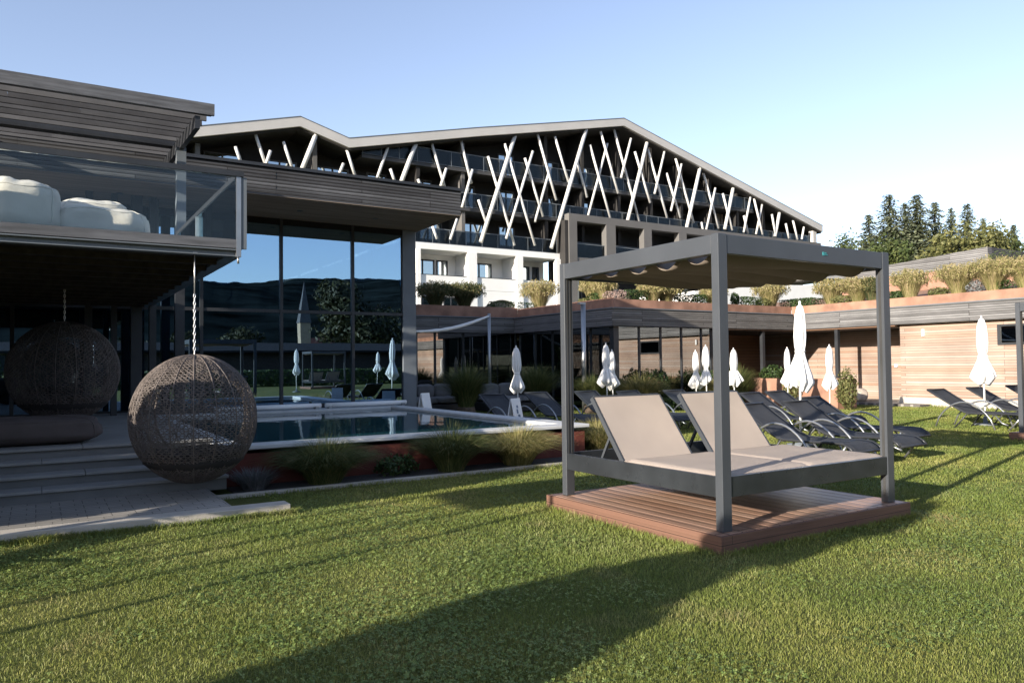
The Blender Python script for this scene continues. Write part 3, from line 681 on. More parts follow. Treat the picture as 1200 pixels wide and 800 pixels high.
# projecting grey frame (right half)
gc = [(34.95, 35.72), (38.65, 39.62), (42.66, 43.51), (46.65, 47.55), (50.7, 51.55), (54.7, 55.55), (58.7, 59.5)]
def gframe(b):
    b.box(34.95, 66, YH-.8, YH-.2, 12.58, 13.15)
    for a, c in gc: b.box(a, c, YH-.8, YH-.2, 3.3, 12.578)
    b.box(35.72, 66, YH-.75, YH-.25, 9.2, 9.75)
P('grey_frame', M['hotel_grey'], gframe, hot)
P('recess_wall', M['hotel_dark'], lambda b: (b.box(35.72, 66, 49.4, 49.6, 3.3, 12.7), b.box(34.95, 66, YH-.19, 49.39, 12.6, 12.68), b.box(34.62, 34.94, YH-.7, 49.6, 3.3, 12.6)), hot)
for (a0, a1), (c0, c1) in zip(gc[:-1], gc[1:]):
    rr = P('balcony_railing', M['steel_blue'], lambda b: (b.box(a1, c0, YH-.55, YH-.5, 10.85, 10.91), b.box(a1, c0, YH-.55, YH-.5, 9.76, 9.8)), hot)
    P('rail_mesh', M['glass_hotel_rail'], lambda b: b.box(a1, c0, YH-.53, YH-.52, 9.8, 10.85), rr)
    for zz in (9.75, 6.5):
        wo_ = P('window', M['hotel_grey'], lambda b: (b.box(a1+.3, a1+.4, 49.3, 49.41, zz, zz+2.3), b.box(a1+1.9, a1+2.0, 49.3, 49.41, zz, zz+2.3), b.box(a1+.3, a1+2.0, 49.3, 49.41, zz+2.3, zz+2.4), b.box(a1+1.1, a1+1.18, 49.3, 49.41, zz, zz+2.3)), hot)
        P('pane', M['glass_hotel'], lambda b: b.box(a1+.4, a1+1.9, 49.36, 49.37, zz, zz+2.3), wo_)
P('lower_railing', M['steel_blue'], lambda b: (b.box(35.72, 62, YH-.9, YH-.85, 7.3, 7.36), b.box(35.72, 62, YH-.9, YH-.85, 6.2, 6.3)), hot)
P('curtain', M['log_end'], lambda b: [b.box(54.6+i*.5, 54.95+i*.5, 50.2, 50.35, 12.95, 15.6+.15*(i % 2)) for i in range(4)], hot)
LOGS = [(10.23,14.98,10.55,14.07,0),(11.47,15.96,12.1,14.11,0),(12.35,15.03,12.05,14.05,0),(13.2,15.76,13.79,14.07,0),(15.2,16.41,14.31,14.08,1),(17.16,14.9,16.82,14.04,0),(17.33,15.82,17.91,14.09,0),(20.32,16.44,19.48,14.06,0),(20.43,14.92,20.76,14.06,0),(22.35,16.92,21.22,14.06,1),(22.49,14.46,22.7,14.04,0),(23.67,17.17,24.71,14.05,0),(24.73,15.51,24.22,14.03,0),(26.02,17.71,26.86,14.69,0),(26.87,15.69,25.97,12.81,0),(23.62,11.42,24.03,10.4,0),(25.56,11.95,25.0,10.42,0),(28.29,16.9,30.54,10.42,0),(29.66,18.01,32.29,10.52,0),(27.43,13.57,28.05,11.97,0),(32.2,17.8,29.7,10.84,0),(31.56,17.22,33.18,12.86,0),(32.65,19.19,34.35,14.23,0),(33.92,16.78,32.41,12.37,0),(37.29,20.25,33.72,10.41,1),(30.6,18.8,27.52,10.43,1),(34.29,19.24,35.56,15.8,0),(36.56,17.64,37.52,14.82,0),(37.75,19.1,39.76,13.34,0),(39.7,19.53,37.6,13.36,0),(38.87,20.36,40.64,15.46,0),(40.41,20.83,43.05,13.34,0),(42.13,20.28,40.97,16.8,0),(43.96,20.28,41.64,13.3,1),(42.53,19.22,44.16,15.05,0),(44.14,19.67,46.23,14.0,0),(45.92,19.73,44.67,15.87,0),(46.25,17.91,47.81,14.15,0),(47.92,18.88,46.55,14.59,0),(47.37,19.33,49.44,13.82,0),(50.02,18.73,48.03,12.57,1),(50.76,18.52,52.59,13.62,0),(52.09,17.24,50.75,13.08,0),(50.37,14.0,50.67,13.03,0),(53.04,16.84,54.22,13.56,0),(54.48,17.59,53.23,13.56,1),(56.78,16.97,55.74,13.49,0),(55.99,15.12,56.52,13.46,0),(57.22,16.9,58.37,13.51,0),(58.62,16.55,57.62,13.49,0),(59.75,15.58,60.21,13.66,0),(60.91,15.9,60.15,13.45,1),(61.76,14.87,62.19,13.44,0),(63.06,15.33,63.71,13.46,0),(64.51,14.76,64.13,13.49,0)]
for i, (x0, z0, x1, z1, big) in enumerate(LOGS):
    y = YH+.02+(.16 if i % 2 else 0)+(.0 if not big else -.14)
    r0 = .155 if big else .098
    P('timber_strut', M['log'], lambda b: b.tube([(x0, y, z0), ((x0+x1)/2, y, (z0+z1)/2), (x1, y, z1)], r0, 10), hot)
# flat white annex on the upper terrace
anx = thing('white_annex', 'bright white annex with a slanting flat roof behind the roof garden', 'building', (50, 42, 3.4))
P('wall', M['white_plaster'], lambda b: b.prism([(41, 3.4), (56.5, 3.4), (58.2, 7.9), (50, 7.55), (41, 6.7)], 'y', 40.0, 46), anx)
P('roof_canopy', M['roof_edge'], lambda b: b.prism([(53.5, 8.25), (60, 8.5), (60, 8.95), (54.4, 8.5)], 'y', 39.6, 46), anx)

# ------------------------------------------------------------------ DAYBED PAVILIONS (cabanas)
def make_cabana(label):
    t = thing('cabana', label, 'canopy daybed', (0, 0, 0), 0, 'grey canopy daybeds on the lawn')
    LX, LY = 2.25, 2.08
    def deck(b):
        x = -.09; w = .143
        i = 0
        while x < 2.30:
            x1 = min(x+w-.006, 2.32); b.box(x, x1, -.055, 2.16,   .108, .138, .0015); x += w; i += 1
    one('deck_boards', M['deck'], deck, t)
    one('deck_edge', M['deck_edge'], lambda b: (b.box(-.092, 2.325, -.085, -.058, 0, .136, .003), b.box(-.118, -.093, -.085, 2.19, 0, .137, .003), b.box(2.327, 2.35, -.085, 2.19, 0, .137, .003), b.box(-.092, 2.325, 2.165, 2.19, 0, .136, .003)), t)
    one('deck_joists', M['black'], lambda b: b.box(-.09, 2.32, -.05, 2.16, 0, .10), t)
    PX, PY = .10, .075
    for x in (0, LX-PX):
        for y in (0, LY-PY):
            o = one('post', M['grey_metal'], lambda b: b.box(x, x+PX, y, y+PY, .139, 2.425, .004), t)
            gy_ = y-.003 if y > 1 else y+PY+.003
            one('track_groove', M['groove'], lambda b: (b.box(x+.028, x+.042, min(gy_, y+.02), max(gy_, y+.02), .45, 2.26), b.box(x+.063, x+.077, min(gy_, y+.02), max(gy_, y+.02), .45, 2.26),
                                                       b.box(x-.002 if x > 1 else x+PX-.002, x+.002 if x > 1 else x+PX+.002, y+.025, y+.05, .2, 2.26)), o)
    def beam(b, x0, x1, y0, y1): b.box(x0, x1, y0, y1, 2.272, 2.421, .003)
    g = .002
    one('top_beam', M['grey_metal'], lambda b: beam(b, PX+g, LX-PX-g, .004, PY-.02), t)
    one('top_beam', M['grey_metal'], lambda b: beam(b, PX+g, LX-PX-g, LY-PY+.02, LY-.004), t)
    one('top_beam', M['grey_metal'], lambda b: beam(b, .002, .09, PY+g, LY-PY-g), t)
    one('top_beam', M['grey_metal'], lambda b: beam(b, LX-.09, LX-.002, PY+g, LY-PY-g), t)
    for q in ((PX+g, LX-PX-g, .006, .05), (PX+g, LX-PX-g, LY-.05, LY-.006), (.006, .05, PY+g, LY-PY-g), (LX-.05, LX-.006, PY+g, LY-PY-g)):
        one('bed_rail', M['apron_metal'], lambda b: b.box(q[0], q[1], q[2], q[3], .395, .554, .003), t)
    # folding fabric roof hung in deep loops
    rows = []
    for i in range(81):
        y = .13+(LY-.26)*i/80; ph = (i/80*5) % 1
        row = []
        for j in range(23):
            x = .10+(LX-.2)*j/22
            sag = (4*ph*(1-ph))**.75*(.135+.02*math.sin(3*x+i*.05))
            row.append((x, y, 2.37-sag+.006*noise.noise(Vector((x*4, y*6, 1)))))
        rows.append(row)
    mb = MB(); mb.sheet(rows); cn = mb.build('fabric_roof', M['canopy'], t)
    md = cn.modifiers.new('thickness', 'SOLIDIFY'); md.thickness = .004
    one('fabric_rods', M['alu'], lambda b: [b.tube([(.10, .13+(LY-.26)*k/5, 2.365), (LX-.1, .13+(LY-.26)*k/5, 2.365)], .012, 8) for k in range(6)], t)
    # slatted bed base and loungers
    one('bed_base', M['groove'], lambda b: (b.box(.051, LX-.051, .051, LY-.051, .41, .44), b.box(.06, LX-.06, 1.25, 1.29, .44, .50), b.box(LX/2-.03, LX/2+.03, .06, LY-.06, .44, .49)), t)
    def pad(b, x0, x1, y0, y1, z0, z1):
        rr_ = .018; rows = []
        nx, ny = 24, 24
        for i in range(ny+1):
            row = []
            for j in range(nx+1):
                u, v = j/nx, i/ny
                e = min(u, 1-u)*(x1-x0); f = min(v, 1-v)*(y1-y0); d_ = min(e, f)
                z = z1-max(0, (.03-d_))**2/.03*.6+.004*noise.noise(Vector((u*5+x0*3, v*5, 4)))
                row.append((x0+u*(x1-x0), y0+v*(y1-y0), z))
            rows.append(row)
        b.sheet(rows)
        b.add([(x0, y0, z0), (x1, y0, z0), (x1, y1, z0), (x0, y1, z0), (x0, y0, z1-.017), (x1, y0, z1-.017), (x1, y1, z1-.017), (x0, y1, z1-.017)], [(0, 3, 2, 1), (0, 1, 5, 4), (1, 2, 6, 5), (2, 3, 7, 6), (3, 0, 4, 7)])
    one('mattress', M['taupe'], lambda b: pad(b, .055, 1.121, .055, 1.20, .445, .572), t)
    one('mattress', M['taupe'], lambda b: pad(b, 1.129, LX-.055, .055, 1.20, .445, .572), t)
    for x0 in (.07, 1.20):
        a = R(52); ln = .715; w_ = .82
        fr = MB()
        y0, z0 = 1.215, .53
        u = Vector((0, math.cos(a), math.sin(a))); nrm = Vector((0, -math.sin(a), math.cos(a)))
        o0 = Vector((x0, y0, z0))
        def pt(xx, l, h): return o0+Vector((xx, 0, 0))+u*l+nrm*h
        mbp = MB()
        rows = []
        for i in range(17):
            l = .0+ln*i/16; rows.append([tuple(pt(w_*j/16, l, .028-.012*math.sin(math.pi*j/16)*math.sin(math.pi*i/16))) for j in range(17)])
        mbp.sheet(rows)
        A = [pt(0, 0, 0), pt(w_, 0, 0), pt(w_, ln, 0), pt(0, ln, 0)]; B_ = [pt(0, 0, .027), pt(w_, 0, .027), pt(w_, ln, .027), pt(0, ln, .027)]
        mbp.add(A+B_, [(0, 3, 2, 1), (0, 1, 5, 4), (1, 2, 6, 5), (2, 3, 7, 6), (3, 0, 4, 7)])
        back = mbp.build('backrest', M['taupe'], t)
        mbf = MB()
        for xx in (-.012, w_+.012): mbf.bar(pt(xx, -.02, .004), pt(xx, ln+.01, .004), .022, .045, nrm)
        mbf.bar(pt(0, ln+.012, .004), pt(w_, ln+.012, .004), .022, .045, nrm)
        for xx in (.12, w_-.12): mbf.bar(pt(xx, .42, -.02), (x0+xx, 1.72, .45), .025, .025)
        mbf.build('backrest_frame', M['grey_metal'], t)
    return t
cab = make_cabana('grey canopy daybed with two raised taupe backrests on a red wooden deck nearby')
cab.location = (4.42, 4.06, 0)
dup(cab, (14.72, 4.56, 0), None, 'grey canopy daybed cut by the right picture edge beside the black loungers')
cl = dup(cab, (-4.8, 4.35, 0), None, 'narrow grey canopy frame left of the camera that throws thin post shadows over the lawn', (1, .5, 1))
for o in kids(cl):
    if o.name.split('.')[0] in ('backrest', 'backrest_frame', 'mattress'): bpy.data.objects.remove(o)
dup(cab, (14.9, -16, 0), None, 'grey canopy daybed far behind the camera seen only mirrored in the pavilion glass')
# small teal maker's badge on the front beam of the near daybed
badge = one('badge', pbr('badge_teal', (.03, .22, .24), .4), lambda b: (b.box(1.28, 1.30, -.001, .0035, 2.335, 2.365), b.box(1.303, 1.345, -.001, .0035, 2.34, 2.347), b.box(1.31, 1.33, -.001, .0035, 2.352, 2.362)), cab)

# ------------------------------------------------------------------ SUN LOUNGERS
def make_lounger():
    t = thing('sun_lounger', 'black mesh sun lounger', 'sun lounger', (0, 0, 0), 0, 'black sun loungers on the lawn')
    prof = [(0, .24), (.05, .29), (.14, .335), (.3, .345), (.6, .33), (.9, .325), (1.1, .325), (1.2, .34), (1.3, .385), (1.5, .50), (1.75, .645), (1.98, .785)]
    rows = [[(-.29+.58*j/8, y, z-.018*math.sin(math.pi*j/8)) for j in range(9)] for y, z in prof]
    mb = MB(); mb.sheet(rows); o = mb.build('sling', M['sling'], t); md = o.modifiers.new('t', 'SOLIDIFY'); md.thickness = .006
    mb = MB()
    for s in (-1, 1): mb.tube([(s*.31, y, z) for y, z in prof], .019, 8)
    mb.tube([(-.31, 1.98, .785), (.31, 1.98, .785)], .019, 8); mb.tube([(-.31, 0, .24), (.31, 0, .24)], .019, 8)
    mb.tube([(-.31, 1.12, .31), (.31, 1.12, .31)], .016, 8); mb.tube([(-.31, .35, .33), (.31, .35, .33)], .016, 8)
    mb.build('frame', M['steel_dark'], t)
    for s in (-1, 1):
        mb = MB(); pts = []
        for i in range(15):
            q = i/14; y = 1.80-1.22*q; z = .55*math.sin(math.pi*min(1, max(0, q)))**.62
            pts.append((s*.345, y, max(.0, z)))
        mb.tube(pts, .017, 8); mb.build('armrest', M['alu'], t)
        mb = MB(); mb.tube([(s*.31, .10, .32), (s*.32, .22, .16), (s*.325, .36, 0)], .017, 8); mb.build('leg', M['alu'], t)
        mb = MB(); mb.tube([(s*.30, .62, .33), (s*.30, .48, .16), (s*.30, .36, .12)], .015, 8); mb.build('leg', M['alu'], t)
        mb = MB(); mb.tube([(s*.30, 1.15, .32), (s*.30, 1.3, .14), (s*.31, 1.42, 0)], .015, 8); mb.build('leg', M['steel_dark'], t)
    return t
lg = make_lounger()
LG = [((9.28, 6.0), 'black lounger nearest behind the canopy daybed, left of the tall white umbrella'),
      ((10.36, 6.02), 'black lounger right of the tall white umbrella, its foot showing past the daybed post'),
      ((11.7, 6.7), 'black lounger second in line right of the tall white umbrella'),
      ((13.5, 8.95), 'black lounger in the back row in front of the low rusty planter wall, right one'),
      ((12.6, 8.8), 'black lounger in the back row in front of the low rusty planter wall, left one'),
      ((12.62, 11.1), 'black lounger seen between the two taupe backrests of the daybed'),
      ((11.5, 11.5), 'black lounger peeking over the left taupe backrest of the daybed'),
      ((10.9, 12.2), 'black lounger just right of the left daybed post'),
      ((16.55, 7.15), 'black lounger left of the closed umbrella by the sunlit timber wall'),
      ((18.2, 7.15), 'black lounger right of the closed umbrella by the sunlit timber wall'),
      ((20.05, 7.2), 'black lounger at the right edge partly behind the far daybed post'),
      ((-2.15, 4.85), 'black lounger left of the camera beside the canopy daybed there'),
      ((8.4, 12.3), 'black lounger beside the pool in the shade, left of the closed umbrella'),
      ((9.75, 12.5), 'black lounger beside the pool in the shade, right of the closed umbrella')]
for i, ((x, y), lab) in enumerate(LG):
    o = lg if i == 0 else dup(lg, (x, y, 0))
    o.location = (x, y, 0); o['label'] = lab; o.rotation_euler.z = rng.uniform(-.04, .04)

# ------------------------------------------------------------------ CLOSED UMBRELLAS
def make_umbrella(seed):
    r = random.Random(seed)
    t = thing('closed_umbrella', 'closed white umbrella', 'umbrella', (0, 0, 0), 0, 'closed white umbrellas')
    one('pole', M['white_metal'], lambda b: b.tube([(0, 0, .05), (0, 0, 2.40)], .021, 12), t)
    one('base_plate', M['steel_blue'], lambda b: (b.lathe([(0, 0), (.24, 0), (.24, .04), (.05, .06), (.04, .2), (0, .2)], 24)), t)
    one('finial', M['white_metal'], lambda b: b.lathe([(.0, 2.46), (.018, 2.45), (.022, 2.42), (.012, 2.385)], 12), t)
    a1, a2, a3 = r.uniform(.85, 1.2), r.uniform(.8, 1.15), r.uniform(-.07, .07)
    prof = [(.012, 2.40), (.05, 2.36), (.085, 2.22), (.10, 2.02), (.105, 1.85), (.095, 1.70), (.082, 1.60), (.10, 1.52), (.15, 1.38), (.20, 1.24), (.225, 1.13), (.20, 1.10), (.14, 1.03), (.10, .99)]
    prof = [(q*(a1 if z > 1.6 else a2), z+(a3 if z < 1.6 else 0)) for q, z in prof]
    ph = [r.uniform(-.5, .5) for _ in range(8)]; dz = [r.uniform(-.13, .10) for _ in range(8)]; rk = [r.uniform(.75, 1.25) for _ in range(8)]
    def mod(i, k, an):
        f = i/(len(prof)-1); s = k/64*8; ii = int(s) % 8; fr = s-int(s)
        lobe = abs(math.sin(math.pi*fr))
        amp = .20+.55*max(0, f-.42)
        q = 1-amp+2*amp*lobe*(rk[ii] if f > .5 else 1)
        return max(.25, q), (dz[ii]*lobe*max(0, f-.55)*1.8)
    one('canopy', M['white_fabric'], lambda b: b.lathe(prof, 64, (0, 0, 0), mod), t)
    one('tie_strap', M['white_fabric'], lambda b: b.lathe([(.085, 1.62), (.092, 1.615), (.092, 1.585), (.085, 1.58)], 24), t)
    return t
UP = [make_umbrella(q) for q in (4, 9, 15, 23)]
UM = [((10.93, 8.3), 1.0, 'tall closed white umbrella right behind the canopy daybed between the loungers'),
      ((17.4, 8.5), .97, 'closed white umbrella standing in front of the sunlit timber wall'),
      ((9.57, 15.0), .765, 'closed white umbrella beside the pool, alone before the shaded lounge'),
      ((13.05, 16.0), .81, 'closed white umbrella above the left taupe backrest, the taller left one of the pair'),
      ((13.75, 16.6), .745, 'closed white umbrella above the left taupe backrest, the shorter right one of the pair'),
      ((16.4, 16.0), .735, 'closed white umbrella above the right taupe backrest, shorter left one of the pair'),
      ((16.3, 15.5), .79, 'closed white umbrella above the right taupe backrest, taller right one of the pair'),
      ((17.0, 15.1), .75, 'closed white umbrella half hidden behind the front daybed post'),
      ((18.0, 14.05), .75, 'small closed white umbrella just behind the tall one, before the rusty planter wall'),
      ((17.5, 12.37), .76, 'small closed white umbrella right of the tall one, before the loggia column'),
      ((12.5, -9), 1.0, 'closed white umbrella mirrored at left in the pavilion glass'),
      ((20.6, -17), 1.0, 'closed white umbrella mirrored at right in the pavilion glass')]
for i, ((x, y), s, lab) in enumerate(UM):
    o = UP[i] if i < 4 else dup(UP[i % 4], (0, 0, 0))
    o.location = (x, y, 0); o.scale = (s*.92 if s > .9 else .76, s*.92 if s > .9 else .76, s); o['label'] = lab; o.rotation_euler = (rng.uniform(-.02, .02), rng.uniform(-.02, .02), rng.uniform(0, 6))

# ------------------------------------------------------------------ HANGING WICKER BALLS
def make_ball(label, rad, open_dir, chain_top, seed):
    """origin at the centre of the ball"""
    r = random.Random(seed)
    t = thing('hanging_chair', label, 'hanging chair', (0, 0, 0), 0, 'hanging wicker ball chairs')
    od = Vector(open_dir).normalized(); ca = math.cos(R(48))
    mb = MB()
    def strand(axis, lat, a0, a1, rr):
        ax = Vector(axis).normalized(); u = ax.orthogonal().normalized(); v = ax.cross(u)
        n = max(4, int((a1-a0)/.16)); seg = []
        for i in range(n+1):
            an = a0+(a1-a0)*i/n
            p = (u*math.cos(an)+v*math.sin(an))*math.cos(lat)+ax*math.sin(lat)
            p = p*(rad*(1+r.uniform(-.006, .006)))
            if p.normalized().dot(od) > ca:
                if len(seg) > 1: mb.tube(seg, rr, 4, cap=False)
                seg = []
            else: seg.append(p)
        if len(seg) > 1: mb.tube(seg, rr, 4, cap=False)
    for k in range(56): strand((0, 0, 1), math.asin(-.985+1.97*k/55), 0, 2*math.pi, .0034)
    for k in range(30): strand((math.cos(k*math.pi/30), math.sin(k*math.pi/30), 0), 0, 0, 2*math.pi, .003)
    def spiral(p0, sg, rr):
        seg = []
        for i in range(41):
            th = R(4+172*i/40); ph = p0+sg*1.55*th; p = Vector((math.sin(th)*math.cos(ph), math.sin(th)*math.sin(ph), math.cos(th)))*(rad*(1+r.uniform(-.005, .005)))
            if p.normalized().dot(od) > ca:
                if len(seg) > 1: mb.tube(seg, rr, 4, cap=False)
                seg = []
            else: seg.append(p)
        if len(seg) > 1: mb.tube(seg, rr, 4, cap=False)
    for k in range(56):
        spiral(2*math.pi*k/56+r.uniform(-.02, .02), 1, .0045); spiral(2*math.pi*k/56+r.uniform(-.02, .02), -1, .0045)
    for k in range(90):
        z = r.uniform(-.6, .6); an = r.uniform(0, 6.28)
        ax = (math.cos(an), math.sin(an), z); a0 = r.uniform(0, 6.28)
        strand(ax, r.uniform(-.75, .75), a0, a0+r.uniform(1.2, 3.4), r.uniform(.003, .0046))
    mb.build('weave', M['wicker'], t)
    mb = MB()
    for k in range(9):
        an = k/9*math.pi; pts = []
        ring = [Vector((math.cos(an)*math.cos(q), math.sin(an)*math.cos(q), math.sin(q)))*(rad*1.004) for q in [2*math.pi*i/64 for i in range(65)]]
        seg = []
        for p in ring:
            if p.normalized().dot(od) > ca:
                if len(seg) > 1: mb.tube(seg, .0075, 6)
                seg = []
            else: seg.append(p)
        if len(seg) > 1: mb.tube(seg, .0075, 6)
    mb.build('ribs', M['wicker'], t)
    mb = MB(); u = od.orthogonal().normalized(); v = od.cross(u)
    rim = [od*(rad*ca)+(u*math.cos(q)+v*math.sin(q))*(rad*math.sin(math.acos(ca))*1.005) for q in [2*math.pi*i/48 for i in range(48)]]
    mb.tube(rim, .013, 8, closed=True); mb.build('rim', M['wicker'], t)
    # seat cushion in the bottom of the ball
    rows = []
    for i in range(9):
        q = i/8; rr_ = rad*.80*q; rows.append([(rr_*math.cos(a), rr_*math.sin(a), -rad*.64+.10*q**3+.03*noise.noise(Vector((rr_*5*math.cos(a), rr_*5*math.sin(a), 2)))) for a in [2*math.pi*k/32 for k in range(33)]])
    for z, f in ((-.66, .79), (-.78, .62), (-.90, .40), (-.94, .2)): rows.append([(rad*f*math.cos(a), rad*f*math.sin(a), rad*z) for a in [2*math.pi*k/32 for k in range(33)]])
    mb = MB(); mb.sheet(rows); mb.build('cushion', M['cushion_dark'], t)
    mb = MB()
    # real chain links
    z = rad; i = 0
    while z < min(chain_top, rad+.62):
        pts = []
        for q in range(12):
            a = 2*math.pi*q/12; du = .010*math.cos(a); dz_ = .026*math.sin(a)
            pts.append((du, 0, z+.026+dz_) if i % 2 else (0, du, z+.026+dz_))
        mb.tube(pts, .0055, 5, closed=True); z += .040; i += 1
    mb.tube([(0, 0, z), (0, 0, chain_top)], .007, 6)
    mb.lathe([(.0, chain_top-.015), (.05, chain_top-.012), (.05, chain_top)], 16)
    mb.build('chain', M['chain'], t)
    return t
ball = make_ball('woven wicker ball chair on a steel chain beside the steps, its top in the sun', .67, (.30, .92, .05), 2.66-.90, 3)
ball.location = (1.415, 8.6, .90); ball.scale = (.935, .935, 1)
ball2 = make_ball('woven wicker ball chair hanging in the dark under the roof terrace at left', .735, (.1, .9, .0), 2.66-1.40, 8)
ball2.location = (.34, 13.0, 1.40)

# ------------------------------------------------------------------ CUSHIONS, BEANBAGS, LOUNGE BEDS
def bag(mb, cx, cy, z0, w, d, h, seed, pw=.5, tilt=0):
    rows = []
    for i in range(31):
        ph = -math.pi/2+math.pi*i/30; row = []
        for j in range(61):
            th = 2*math.pi*j/60
            cz = math.copysign(abs(math.sin(ph))**.6, math.sin(ph)); cr = abs(math.cos(ph))**.5
            cx_ = math.copysign(abs(math.cos(th))**pw, math.cos(th)); sy_ = math.copysign(abs(math.sin(th))**pw, math.sin(th))
            n_ = 1+.06*noise.noise(Vector((cx_*1.7+seed, sy_*1.7, cz*1.7)))+.02*noise.noise(Vector((cx_*6+seed, sy_*6, cz*6)))+.025*abs(noise.noise(Vector((cx_*3+seed, sy_*3, cz*2+4))))
            x, y, z = cx_*cr*w/2*n_, sy_*cr*d/2*n_, (cz*.5+.5)*h*(n_ if cz > 0 else 1)
            row.append((cx+x+tilt*z, cy+y, z0+z))
        rows.append(row)
    mb.sheet(rows)
    for j in (7, 23, 37, 53): mb.tube([row[j] for row in rows], .007, 6)
    mb.tube([p for p in rows[20]], .006, 6)
def beanbag(label, mat, args_list, name='beanbag', cat='beanbag', group=None):
    a0 = args_list[0]
    t = thing(name, label, cat, (a0[0], a0[1], a0[2]), 0, group)
    for k, a in enumerate(args_list):
        mb = MB(); bag(mb, a[0], a[1], a[2], a[3], a[4], a[5], a[6], *(a[7:])); mb.build('seat_cushion' if k == 0 else 'back_cushion', mat, t, True)
    return t
beanbag('flat brown lounge cushion on the stone floor beneath the terrace', M['cushion_brown'], [(-.12, 10.62, .561, 1.55, .85, .32, 2, .35), (-.75, 10.85, .80, .6, .8, .42, 5, .5)], 'lounge_cushion', 'cushion')
beanbag('cream beanbag at the left end behind the terrace glass', M['cushion_white'], [(-.20, 9.3, 2.791, .82, .8, .57, 3, .8)])
beanbag('cream beanbag with a slumped corner behind the terrace glass, right of the round one', M['cushion_white'], [(.58, 9.5, 2.791, .95, .8, .40, 7, .6), (.42, 9.75, 2.93, .72, .5, .40, 9, .7, .35)])
def lounge_bed(label, x, y, seed):
    t = thing('lounge_bed', label, 'lounge bed', (x, y, 0), 0, 'cushioned lounge beds in the shade')
    one('frame', M['steel_dark'], lambda b: (b.box(-.95, .95, -.7, .7, .05, .30, .01), b.box(-.95, .95, .62, .7, .301, .75, .01)), t)
    for x0 in (-.47, .47):
        mb = MB(); bag(mb, x0, -.05, .302, .92, 1.25, .2, seed, .3); mb.build('seat_cushion', M['cushion_grey'], t)
    for k in range(3):
        mb = MB(); bag(mb, -.6+.6*k, .38, .46, .58, .28, .40, seed+k, .55); mb.build('pillow', M['cushion_grey'], t)
    return t
lounge_bed('grey cushioned lounge bed in the shade between the two dark planted grasses', 12.3, 19.6, 2)
lounge_bed('grey cushioned lounge bed in the shade left of the dark planted grass', 9.9, 20.4, 12)
lounge_bed('grey cushioned lounge bed in the shade behind the left daybed post', 14.0, 19.0, 22) if False else None

# ------------------------------------------------------------------ SMALL THINGS
def aboard(label, x, y, rz, ink):
    t = thing('pool_sign', label, 'sign', (x, y, .0), rz, 'white pool signs')
    one('board', M['white_metal'], lambda b: b.add([(-.16, -.13, 0), (.16, -.13, 0), (.16, .03, .80), (-.16, .03, .80), (-.16, -.11, 0), (.16, -.11, 0), (.16, .05, .80), (-.16, .05, .80)], [(0, 1, 2, 3), (7, 6, 5, 4), (0, 4, 5, 1), (1, 5, 6, 2), (2, 6, 7, 3), (3, 7, 4, 0)]), t)
    one('rear_leg', M['white_metal'], lambda b: b.add([(-.16, .21, 0), (.16, .21, 0), (.16, .055, .79), (-.16, .055, .79), (-.16, .19, 0), (.16, .19, 0), (.16, .052, .75), (-.16, .052, .75)], [(0, 3, 2, 1), (4, 5, 6, 7), (0, 1, 5, 4), (1, 2, 6, 5), (2, 3, 7, 6), (3, 0, 4, 7)]), t)
    if ink:
        def pic(b):
            for (x0, x1, l0, l1) in ((-.03, .03, .62, .67), (-.05, .01, .52, .60), (-.02, .06, .44, .50)):
                f = lambda l: -.133+l*.2
                b.add([(x0, f(l0), l0), (x1, f(l0), l0), (x1, f(l1), l1), (x0, f(l1), l1)], [(0, 1, 2, 3)])
        one('pictogram', M['sign_ink'], pic, t)
aboard('white folding sign with a small dark pictogram beside the pool rim', 7.62, 12.0, .5, True)
aboard('white folding sign at the far pool corner near the dark corner column', 7.62, 15.9, .5, False)
t = thing('sail_mast', 'slim grey mast holding a rolled white sun sail to the pavilion corner', 'sail mast', (11.72, 20, 0))
one('mast', M['alu'], lambda b: b.tube([(11.72, 20, 0), (11.72, 20, 3.0)], .045, 12), t, True)
def rolled(b):
    pts = []
    for i in range(17):
        q = i/16; pts.append((7.95+(11.72-7.95)*q, 17.25+2.75*q, 2.28+(2.92-2.28)*q-.14*math.sin(math.pi*q)*(1-q*.3)))
    b.tube(pts, .06, 10, rs=[.03+.018*math.sin(math.pi*i/16)+.012*noise.noise(Vector((i*.9, 0, 0))) for i in range(17)])
one('rolled_sail', M['white_fabric'], rolled, t, True)
t = thing('sail_mast', 'stout pale blue mast standing alone just inside the left daybed post', 'sail mast', (13.5, 17.6, 0))
one('mast', M['alu'], lambda b: b.tube([(13.5, 17.6, 0), (13.5, 17.6, 3.16)], .07, 14), t, True)
one('mast_head', M['alu'], lambda b: b.box(13.33, 13.56, 17.55, 17.65, 3.165, 3.22), t, True)
t = thing('planter_wall', 'low rust red steel planter wall at the back of the lawn', 'planter', (20.0, 15.6, 0))
one('steel_front', M['corten'], lambda b: (b.box(19.9, 19.92, 13.8, 17.4, 0, .90), b.box(19.925, 20.8, 13.8, 13.82, 0, .90), b.box(20.8, 20.82, 13.8, 17.4, 0, .9), b.box(19.925, 20.8, 17.38, 17.4, 0, .9)), t, True)
one('soil', M['soil'], lambda b: b.box(19.925, 20.79, 13.83, 17.37, .6, .8), t, True)
t = thing('stone_drum', 'pale round drum lying on its side on the loggia floor', 'drum', (22.95, 15.2, .08))
mb = MB(); mb.tube([(22.75, 15.25, .30), (22.8, 15.24, .30), (23.15, 15.12, .30), (23.2, 15.1, .30)], .22, 28, rs=[.20, .225, .225, .20]); mb.build('body', M['log_end'], t, True)

